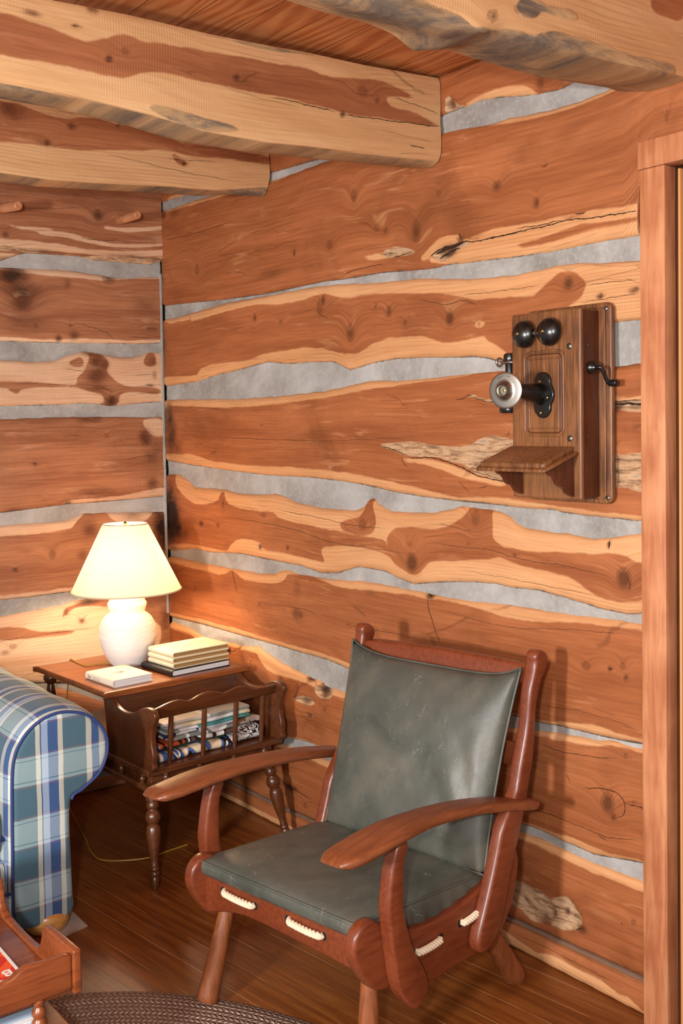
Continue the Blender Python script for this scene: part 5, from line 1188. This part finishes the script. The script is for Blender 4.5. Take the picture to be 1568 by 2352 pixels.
# front panel, gently domed
V = []; uvw = []; lay = [(0., SY+.004), (-.003, SY-.001), (-.008, SY-.005), (-.016, SY-.007)]
for off, y in lay:
    for x, y_, z in ringp(off, y): V.append((x, y_, z)); uvw.append((x, z, 0))
Fc = [[l*NO+i, l*NO+(i+1) % NO, (l+1)*NO+(i+1) % NO, (l+1)*NO+i] for l in range(len(lay)-1) for i in range(NO)]
Fc.append([(len(lay)-1)*NO+i for i in range(NO)])
UOFF = 1.1115-.0265+.0  # stripe phase: first cream band just right of the inner piping
uvw = [(x+1.10, z, 0) for x, z, _ in uvw]
mk('arm_front', V, Fc, M['plaid'], sofa, smooth=60, attrs=dict(puv=np.array(uvw)))
V, Fc = tube([(x, SY-.001, z) for x, y, z in ringp(.001, SY)][:82], .0048, 8)
mk('piping', V, Fc, pipe, sofa, smooth=60)
def plaid_box(name, x0, x1, y0, y1, z0, z1, r=.03, puff=.02, du=0., dv=0.):
    "soft cushion: rounded box with crowned faces"
    bm = bmesh.new(); bmesh.ops.create_cube(bm, size=1.); bmesh.ops.subdivide_edges(bm, edges=bm.edges[:], cuts=9, use_grid_fill=True)
    sx_, sy_, sz_ = (x1-x0)/2, (y1-y0)/2, (z1-z0)/2; V = []; UV = []
    for v in bm.verts:
        p = np.array(v.co)*2; q = p*np.array([sx_, sy_, sz_]); inn = np.clip(q, -np.array([sx_, sy_, sz_])+r, np.array([sx_, sy_, sz_])-r)
        d = q-inn; L_ = np.linalg.norm(d)
        if L_ > 1e-9: q = inn+d/L_*r
        k = (1-p[0]**2)*(1-p[1]**2); q[2] += puff*k*np.sign(p[2])*(abs(p[2]) > .99)
        q[1] -= puff*.8*(1-p[0]**2)*(1-p[2]**2)*(p[1] < -.99)
        V.append(q+np.array([(x0+x1)/2, (y0+y1)/2, (z0+z1)/2])); w_ = V[-1]
        UV.append((w_[0]+du, (w_[2] if abs(p[1]) > .99 else w_[1])+dv, 0) if abs(p[0]) < .99 else (w_[1]+du, w_[2]+dv, 0))
    Fc = [[v.index for v in f_.verts] for f_ in bm.faces]; bm.free()
    return mk(name, V, Fc, M['plaid'], sofa, smooth=60, attrs=dict(puv=np.array(UV)))
sc0 = plaid_box('seat_cushion', -1.80, -1.103, -1.045, -.34, .255, .405, .05, .015, du=1.09)
V, Fc = tube([(-1.80, -1.053, .315), (-1.15, -1.053, .315), (-1.118, -1.045, .315), (-1.106, -1.01, .315), (-1.104, -.5, .315)], .0048, 8)
x = mk('piping', V, Fc, pipe, sofa, smooth=60); x.parent = sc0
plaid_box('seat_cushion', -2.52, -1.81, -1.045, -.34, .255, .405, .05, .015, du=1.2)
plaid_box('seat_base', -3.2, -1.10, -1.05, -.22, .055, .25, .015, .0, du=1.15)
V, Fc = tube([(-3.2, -1.056, .155), (-1.101, -1.056, .155)], .0048, 8); mk('piping', V, Fc, pipe, sofa, smooth=60)
plaid_box('back', -3.2, -1.10, -.24, -.10, .25, .78, .06, .0, du=.2)
plaid_box('back_cushion', -1.80, -1.11, -.36, -.23, .40, .80, .06, .01, du=.1)
V, Fc = lathe([(0, .058), (.12, .066), (.35, .069), (.65, .067), (.88, .060), (1, .053)], (-.985, -1.018, .066), (-.985, -1.018, .0036), 36)
fm = stained('bun_foot_wood', srgb(196, 134, 66), srgb(224, 168, 96), .3)
mk('bun_foot', V, Fc, fm, sofa, smooth=60)
V, Fc = lathe([(0, .052), (.4, .060), (.95, .036), (1, .034)], (-.985, -.30, .062), (-.985, -.30, .0), 32); mk('bun_foot', V, Fc, fm, sofa, smooth=60)
V, Fc = lathe([(0, .052), (.4, .060), (.95, .036), (1, .034)], (-3.1, -1.0, .062), (-3.1, -1.0, .0), 32); mk('bun_foot', V, Fc, fm, sofa, smooth=60)
c4 = [onz(*q, 0.0016)[:2] for q in [(164,2092),(201,2127),(128,2162)]]; c4.append(c4[0]+(c4[2]-c4[1])*1.3); 
V, Fc = prism([tuple(p) for p in c4], lambda x, y, z: np.array([x, y, z]), .0005, .0034)
cc = np.mean(c4, 0)
o = mk('felt_pad', V, Fc, stained('grey_felt', srgb(150, 140, 132), srgb(176, 166, 158), .9, coat=0), None, base=(cc[0], cc[1], 0)); tag(o, 'square grey floor pad under the bun foot of the plaid sofa', 'floor pad')

# ------------------------------------------------------------------ coffee table corner in the foreground
CX, CY = -1.271, -1.893
cof = root('coffee_table', (CX-.30, CY+.35, 0), 0, 'maple coffee table with a tray top and spindles, in the lower left corner', 'coffee table')
def cy_px(u, v): p = ony(u, v, CY); return (p[0], p[2])
fo = [(CX, .362), (-1.290, .364), (-1.315, .363), (-1.345, .366), (-1.372, .368), (-1.388, .362), (-1.405, .352), (-1.435, .344), (-1.50, .338), (-1.62, .338), (-1.75, .338), (-1.84, .344), (-1.87, .362), (-1.90, .366), (-1.94, .362), (-1.94, .283), (-1.60, .283), (-1.35, .284), (CX, .285)]
V, Fc = prism(fo, lambda x, z, y: np.array([x, y, z]), CY, CY+.020); mk('tray_front', V, Fc, M['coffee'], cof, bevel=.005, seg=3, smooth=45)
V, Fc = prism(fo, lambda x, z, y: np.array([x, y, z]), CY+.62, CY+.64); mk('tray_back', V, Fc, M['coffee'], cof, bevel=.005, seg=3, smooth=45)
so_ = [(CY-.006, .372), (CY+.06, .370), (CY+.12, .368), (CY+.160, .366), (CY+.172, .350), (CY+.180, .325), (CY+.192, .303), (CY+.215, .292), (CY+.26, .288), (CY+.32, .287), (CY+.38, .288), (CY+.425, .292), (CY+.448, .303), (CY+.46, .325), (CY+.468, .35), (CY+.48, .366), (CY+.56, .37), (CY+.646, .372), (CY+.646, .274), (CY+.3, .262), (CY-.006, .274)]
V, Fc = prism(so_, lambda y, z, x: np.array([x, y, z]), CX, CX+.020); mk('tray_side', V, Fc, M['coffee'], cof, bevel=.005, seg=3, smooth=45)
V, Fc = prism(so_, lambda y, z, x: np.array([x, y, z]), CX-.69, CX-.67); mk('tray_side', V, Fc, M['coffee'], cof, bevel=.005, seg=3, smooth=45)
V, Fc = boxv(CX-.67, CX, CY+.02, CY+.62, .268, .282); mk('tray_bottom', V, Fc, M['coffee'], cof, bevel=.003)
V, Fc = boxv(CX-.70, CX-.004, CY-.004, CY+.64, .190, .208); mk('lower_shelf', V, Fc, M['coffee'], cof, bevel=.006, seg=3)
for x_, y_ in ((CX-.072, CY+.012), (CX-.60, CY+.012), (CX-.072, CY+.625), (CX-.60, CY+.625), (CX-.33, CY+.012)):
    V, Fc = lathe([(0, .010), (.1, .013), (.2, .009), (.3, .014), (.42, .016), (.52, .010), (.62, .016), (.74, .0165), (.82, .010), (.92, .013), (1, .009)], (x_, y_, .285), (x_, y_, .207), 20); mk('spindle', V, Fc, M['coffee'], cof, smooth=55)
for x_, y_ in ((CX-.08, CY+.07), (CX-.63, CY+.07), (CX-.08, CY+.57), (CX-.63, CY+.57)):
    V, Fc = lathe([(h, r_*1.05) for h, r_ in tleg], (x_, y_, .192), (x_, y_, .0185), 20); mk('leg', V, Fc, M['coffee'], cof, smooth=55)
# magazine in the tray: red cover, white masthead letter
mred = NT('red_magazine_cover'); p = mred.obj(); n_ = mred.noise(p, 7., 2, .5, 1.2)
mred.col(mred.ramp(n_, [(0, srgb(200, 40, 30)), (.44, srgb(226, 84, 36)), (.5, srgb(244, 190, 90)), (.55, srgb(222, 210, 214)), (.60, srgb(206, 60, 48))], 'CONSTANT')); mred.rough(.3)
mb = root('magazine', (-1.44, -1.72, .2825), 0, 'red and orange magazine with a white letter B, lying in the coffee table tray', 'magazine')
MXO = np.array([-1.334, -1.856])
def mf(x, y, z):
    c_, s_ = math.cos(-.02), math.sin(-.02); return np.array([MXO[0]+x*c_-y*s_, MXO[1]+x*s_+y*c_, z])
V, Fc = boxv(-.21, 0, 0, .27, .2835, .2860, fr=mf); mk('cover', V, Fc, mred.m, mb)
V, Fc = boxv(-.211, .001, -.001, .271, .2826, .2836, fr=mf); mk('pages', V, Fc, PW, mb)
V, Fc = boxv(-.006, .0012, 0, .27, .2858, .2864, fr=mf); mk('white_border', V, Fc, M['paper'], mb)
def text_mesh(txt, size, pos, rotm, mat, parent, name='lettering', ext=.0003, bold=0.):
    cu = bpy.data.curves.new(name, 'FONT'); cu.body = txt; cu.size = size; cu.extrude = ext; cu.offset = bold
    to = bpy.data.objects.new(name+'_c', cu); COL.objects.link(to)
    dg = bpy.context.evaluated_depsgraph_get(); me = bpy.data.meshes.new_from_object(to.evaluated_get(dg))
    V = [np.asarray(pos)+rotm@np.array(v.co) for v in me.vertices]; Fc = [list(p.vertices) for p in me.polygons]
    bpy.data.objects.remove(to, do_unlink=True)
    return mk(name, V, Fc, mat, parent, smooth=0)
RM = np.array([[-1., 0, 0], [0, -1., 0], [0, 0, 1.]])
text_mesh('B', .040, mf(-.014, .134, .2864), RM, M['paper'], mb, bold=.0008)
text_mesh("'lc", .026, mf(-.030, .096, .2864), RM, M['paper'], mb, bold=.0006)
# books on its lower shelf
nb = plain('navy_cover', srgb(34, 46, 92), .3, coat=.4); sb = plain('silver_blue_cover', srgb(176, 198, 222), .3, coat=.3)
for i, (h, z_, mt, lab, dx) in enumerate(((.016, .2085, nb, 'dark blue book at the bottom of the coffee table shelf', 0.), (.020, .2250, sb, 'pale glossy book lying on the dark blue book under the tray', .004))):
    r, c, f = book('book', (CX-.365, CY+.012+.20, z_), -math.pi/2*0, .26+dx, .21, h, mt, PW, lab, cov=.002)
    # turn so the long page edge faces the viewer
    r.location = (CX-.315, CY+.03, z_)

# ------------------------------------------------------------------ braided rug
def rug_mat():
    t = NT('brown_braided_wool'); a = t.attr('ruv'); sx = t.n('ShaderNodeSeparateXYZ'); t.l(a.outputs['Vector'], sx.inputs[0])
    r_, s_ = sx.outputs[0], sx.outputs[1]; p = t.obj()
    row = t.math('DIVIDE', r_, .016); ri = t.math('FLOOR', row); rf = t.math('FRACT', row)
    par = t.math('MULTIPLY', t.math('FRACT', t.math('MULTIPLY', ri, .5)), 2.)
    wob = t.math('MULTIPLY', t.noise(p, 60., 2), .006)
    st = t.math('FRACT', t.math('ADD', t.math('DIVIDE', t.math('ADD', s_, wob), .017), t.math('ADD', t.math('MULTIPLY', rf, t.math('SUBTRACT', t.math('MULTIPLY', par, 1.4), .7)), t.math('MULTIPLY', ri, .37))))
    br = t.math('SUBTRACT', 1., t.math('ABSOLUTE', t.math('SUBTRACT', t.math('MULTIPLY', st, 2.), 1.)))
    body = t.math('MULTIPLY', t.math('SINE', t.math('MULTIPLY', rf, math.pi)), t.sm(br, .0, .6))
    n_ = t.noise(p, 260., 3, .7); big = t.noise(p, 30., 2)
    c = t.mix(t.sm(n_, .4, .7), srgb(138, 112, 98), srgb(172, 146, 130))
    c = t.mix(t.math('MULTIPLY', t.sm(br, .80, .90), t.math('MULTIPLY', t.math('GREATER_THAN', t.math('FRACT', t.math('MULTIPLY', ri, .3334)), .6), .75)), c, srgb(222, 204, 186))
    vd = t.n('ShaderNodeTexVoronoi'); vd.inputs['Scale'].default_value = 75.; t.l(p, vd.inputs['Vector'])
    c = t.mix(t.math('MULTIPLY', t.math('SUBTRACT', 1., t.sm(vd.outputs['Distance'], .12, .2)), .6), c, srgb(206, 190, 172))
    c = t.mix(t.math('SUBTRACT', 1., t.sm(body, .0, .35)), c, srgb(112, 88, 76))
    t.col(c); t.rough(.95); t.b.inputs['Specular IOR Level'].default_value = .1
    t.bump(t.math('ADD', body, t.math('MULTIPLY', n_, .3)), .8, .005); return t.m
RCX, RCY, RA, RBb = -1.36, -2.38, .775, 1.035
V = []; uv = []; nr_, na_ = 40, 160
for i in range(nr_+1):
    k = i/nr_
    for j in range(na_):
        a = 2*math.pi*j/na_; z = .013 if i < nr_ else .002
        if i == nr_-1: z = .0105
        V.append((RCX+RA*k*math.cos(a), RCY+RBb*k*math.sin(a), z)); uv.append((k*RA*1.12, a*(RA+RBb)/2*1., 0))
Fc = [[i*na_+j, i*na_+(j+1) % na_, (i+1)*na_+(j+1) % na_, (i+1)*na_+j] for i in range(nr_) for j in range(na_)]
rg = mk('rug', V, Fc, rug_mat(), None, base=(RCX, RCY, 0), smooth=60, attrs=dict(ruv=np.array(uv)))
tag(rg, 'oval brown braided rug with light flecks on the wooden floor', 'rug')

# ------------------------------------------------------------------ wooden wall telephone
PH = root('wall_telephone', (-.012, -2.225, 1.54), 0, 'antique oak crank wall telephone with two black bells hanging on the log wall', 'telephone')
X0 = -.006
def rrect(y0, y1, z0, z1, r, n=5):
    o = []
    for cy, cz_, a0 in ((y1-r, z1-r, 0), (y0+r, z1-r, 90), (y0+r, z0+r, 180), (y1-r, z0+r, 270)):
        for k in range(n+1):
            a = math.radians(a0+90*k/n); o.append((cy+r*math.cos(a), cz_+r*math.sin(a)))
    return o
fy = lambda y, z, x: np.array([x, y, z])
V, Fc = prism(rrect(-2.368, -2.085, 1.291, 1.798, .020), fy, X0, X0-.016); mk('backboard', V, Fc, M['phone'], PH, bevel=.005, seg=3, smooth=40)
V, Fc = prism(rrect(-2.352, -2.101, 1.304, 1.785, .012), fy, X0-.015, X0-.021); mk('backboard_step', V, Fc, M['phone'], PH, bevel=.002, smooth=40)
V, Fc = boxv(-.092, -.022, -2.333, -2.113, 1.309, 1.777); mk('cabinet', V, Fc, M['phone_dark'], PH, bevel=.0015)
V, Fc = prism(rrect(-2.338, -2.108, 1.304, 1.782, .006), fy, -.090, -.104); dd = mk('cabinet_door', V, Fc, M['phone'], PH, bevel=.005, seg=3, smooth=40)
# moulded panel on the door
def frame_mould(y0, y1, z0, z1, r, w, mat=None, x=-.1045):
    pth = [np.array([x, y, z]) for y, z in rrect(y0, y1, z0, z1, r, 6)]
    V, Fc = tube(pth, w, 8, closed=True); q = mk('panel_moulding', V, Fc, mat or M['phone'], PH, smooth=60); q.parent = dd
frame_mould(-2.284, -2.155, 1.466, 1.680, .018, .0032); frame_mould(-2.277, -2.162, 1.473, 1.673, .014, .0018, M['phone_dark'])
frame_mould(-2.268, -2.170, 1.484, 1.662, .002, .0022); 
def cylx(name, x0, x1, y, z, prof, mat, parent=PH, n=28):
    V, Fc = lathe(prof, (x0, y, z), (x1, y, z), n); q = mk(name, V, Fc, mat, PH, smooth=50); q.parent = parent; return q
for y in (-2.164, -2.249):
    b = cylx('bell', -.104, -.142, y, 1.728, [(0, .010), (.22, .012), (.27, .0335), (.33, .0362), (.48, .0354), (.66, .0318), (.82, .0245), (.93, .0145), (1, .004)], M['black'])
    cylx('bell_screw', -.140, -.145, y, 1.728, [(0, .0048), (.7, .0048), (1, .0030)], M['brass'], b, 16)
cylx('clapper', -.104, -.128, -2.2065, 1.727, [(0, .003), (.5, .003), (.55, .006), (.8, .0065), (1, .003)], M['nickel'])
for z in (1.688, 1.458):
    s_ = cylx('door_screw', -.103, -.1075, -2.303, z, [(0, .0078), (.6, .0078), (1, .0055)], M['screw'], dd, 18)
for y, z in ((-2.352, 1.781), (-2.355, 1.307)):
    cylx('mounting_screw', -.022, -.0255, y, z, [(0, .0058), (.6, .0058), (1, .004)], M['screw'], PH, 16)
for z in (1.69, 1.463): 
    V, Fc = lathe([(0, .002), (1, .002)], (-.072, -2.332, z), (-.072, -2.3345, z), 10); mk('side_pin', V, Fc, M['nickel'], PH)
# transmitter: cast plate, bracket arm, nickel faceplate and mouthpiece
pl = smooth_closed([(-2.218, 1.628), (-2.205, 1.625), (-2.192, 1.612), (-2.190, 1.598), (-2.184, 1.585), (-2.180, 1.570), (-2.184, 1.555), (-2.190, 1.542), (-2.192, 1.528), (-2.204, 1.514), (-2.218, 1.510), (-2.232, 1.514), (-2.244, 1.528), (-2.246, 1.542), (-2.252, 1.555), (-2.256, 1.570), (-2.252, 1.585), (-2.246, 1.598), (-2.244, 1.612), (-2.231, 1.625)], 3)
V, Fc = prism(pl, fy, -.103, -.112); mp_ = mk('mounting_plate', V, Fc, M['black'], PH, bevel=.003, seg=3, smooth=50)
for y, z in ((-2.211, 1.604), (-2.236, 1.562), (-2.214, 1.524), (-2.197, 1.562)): cylx('plate_screw', -.111, -.1145, y, z, [(0, .0038), (.6, .0038), (1, .002)], M['brass'], mp_, 12)
MP = np.array([-.240, -2.214, 1.580])
sec = [(-.110, .014, .029, 1.570), (-.130, .013, .025, 1.573), (-.165, .011, .0205, 1.577), (-.195, .010, .0175, 1.579), (-.215, .010, .0165, 1.580)]
V = []; nn = 16
for x, ry, rz_, zc in sec:
    for k in range(nn):
        a = 2*math.pi*k/nn; V.append((x, -2.216+ry*math.cos(a), zc+rz_*math.sin(a)))
Fc = [[i*nn+k, i*nn+(k+1) % nn, (i+1)*nn+(k+1) % nn, (i+1)*nn+k] for i in range(len(sec)-1) for k in range(nn)]+[list(range(nn)), [(len(sec)-1)*nn+k for k in range(nn)]]
mk('transmitter_arm', V, Fc, M['black'], PH, smooth=60)
ax = np.array([-1., -.24, -.04]); ax /= np.linalg.norm(ax)
tp0 = MP+ax*-.030
V, Fc = lathe([(0, .016), (.3, .024), (.6, .034), (.9, .0415), (1, .0415)], tp0, MP, 44); mk('transmitter_cup', V, Fc, M['black'], PH, smooth=50)
V, Fc = lathe([(0, .0435), (.06, .0455), (.18, .0458), (.24, .0440), (.27, .0400), (.28, .0300), (.30, .0245), (.38, .0220), (.52, .0190), (.70, .0165), (.9, .0152), (1, .0140), (.96, .0118), (.6, .0105), (.35, .010), (.30, .0085)], MP-ax*.002, MP+ax*.018, 52, cap=False); fpx = mk('faceplate', V, Fc, M['nickel'], PH, smooth=40)
V, Fc = lathe([(0, .0118), (1, .0118)], MP+ax*.004, MP+ax*.0075, 30); x = mk('diaphragm', V, Fc, plain('diaphragm', srgb(122, 124, 112), .5), PH); x.parent = fpx
V, Fc = lathe([(0, .0045), (.6, .0045), (1, .002)], MP+ax*.0070, MP+ax*.0095, 16); x = mk('diaphragm_rivet', V, Fc, M['brass'], PH); x.parent = fpx
# engraved maker's name on the faceplate rim
e1 = np.cross(ax, (0, 0, 1)); e1 /= np.linalg.norm(e1); e2 = np.cross(e1, ax)
word = 'Kellogg'
for i, chx in enumerate(word):
    a = math.radians(112-i*9.0-0*4); 
    right = e1*math.sin(a)-e2*math.cos(a)
    up = e1*math.cos(a)+e2*math.sin(a)
    c_ = MP+ax*.0052+up*.0345
    RMx = np.stack([right, up, ax], 1)
    q = text_mesh(chx, .0072, c_-right*.002, RMx, M['screw'], PH, name='engraved_letter', ext=.0002); q.parent = fpx
# receiver hanging in its fork on the left side
RX, RY = -.060, -2.062
V, Fc = lathe([(0, .010), (.02, .0165), (.06, .0180), (.13, .0180), (.17, .0150), (.19, .0135), (.55, .0145), (.72, .0160), (.80, .0200), (.86, .0270), (.92, .0300), (.98, .0300), (1, .0270)], (RX, RY, 1.688), (RX, RY, 1.526), 30)
mk('receiver', V, Fc, M['black'], PH, smooth=45)
V, Fc = tube([(RX+.010, -2.10, 1.662), (RX-.012, -2.093, 1.662), (RX-.020, RY, 1.662), (RX-.016, RY+.016, 1.662), (RX, RY+.020, 1.662), (RX-.006, RY+.024, 1.662)], .0036, 8); mk('hook_fork', V, Fc, M['nickel'], PH, smooth=60)
V = []; n = 22; cR = np.array([RX-.012, RY+.028, 1.664])
V, Fc = tube([cR+np.array([-.0*0, .0105*math.cos(2*math.pi*k/n), .0105*math.sin(2*math.pi*k/n)]) for k in range(n)], .0034, 8, closed=True); mk('hook_ring', V, Fc, M['nickel'], PH, smooth=60)
# crank on the right side
CK = np.array([-.060, -2.334, 1.634])
V, Fc = lathe([(0, .017), (.3, .017), (.6, .012), (1, .009)], CK, CK+np.array([0, -.018, 0]), 22); mk('crank_boss', V, Fc, M['black'], PH)
pth = [CK+np.array(q) for q in ((0, -.012, 0), (0, -.026, 0), (.004, -.031, -.004), (.010, -.033, -.016), (.018, -.034, -.032), (.024, -.036, -.040))]
V, Fc = tube(smooth_open(pth, 4), .0050, 10); ck = mk('crank_arm', V, Fc, M['black'], PH, smooth=60)
V, Fc = lathe([(0, .0048), (.1, .0075), (.3, .0085), (.7, .0088), (.86, .0080), (.9, .0092), (.98, .0080), (1, .004)], CK+np.array([.024, -.034, -.040]), CK+np.array([.025, -.062, -.040]), 20); x = mk('crank_handle', V, Fc, M['black'], PH, smooth=55); x.parent = ck
# sloping writing shelf on two scrolled brackets
def shf(y, k, d):   # k 0 at the door .. 1 at the front; d thickness
    x = -.104-k*.120; z = 1.441-k*.040; return np.array([x-d*.31, y, z+d*.95]) if False else np.array([x, y, z+d])
V, Fc = prism([(-2.104, 0), (-2.104, .95), (-2.108, 1.), (-2.318, 1.), (-2.322, .95), (-2.316, 0)], lambda y, k, d: shf(y, k, d), -.014, -.002)
s1 = mk('writing_shelf', V, Fc, M['phone'], PH, bevel=.003, seg=3, smooth=40)
V, Fc = prism([(-2.094, .05), (-2.094, 1.), (-2.098, 1.06), (-2.328, 1.06), (-2.332, 1.), (-2.332, .05)], lambda y, k, d: shf(y, k, d), -.022, -.013); x = mk('shelf_edge', V, Fc, M['phone'], PH, bevel=.003, seg=3, smooth=40); x.parent = s1
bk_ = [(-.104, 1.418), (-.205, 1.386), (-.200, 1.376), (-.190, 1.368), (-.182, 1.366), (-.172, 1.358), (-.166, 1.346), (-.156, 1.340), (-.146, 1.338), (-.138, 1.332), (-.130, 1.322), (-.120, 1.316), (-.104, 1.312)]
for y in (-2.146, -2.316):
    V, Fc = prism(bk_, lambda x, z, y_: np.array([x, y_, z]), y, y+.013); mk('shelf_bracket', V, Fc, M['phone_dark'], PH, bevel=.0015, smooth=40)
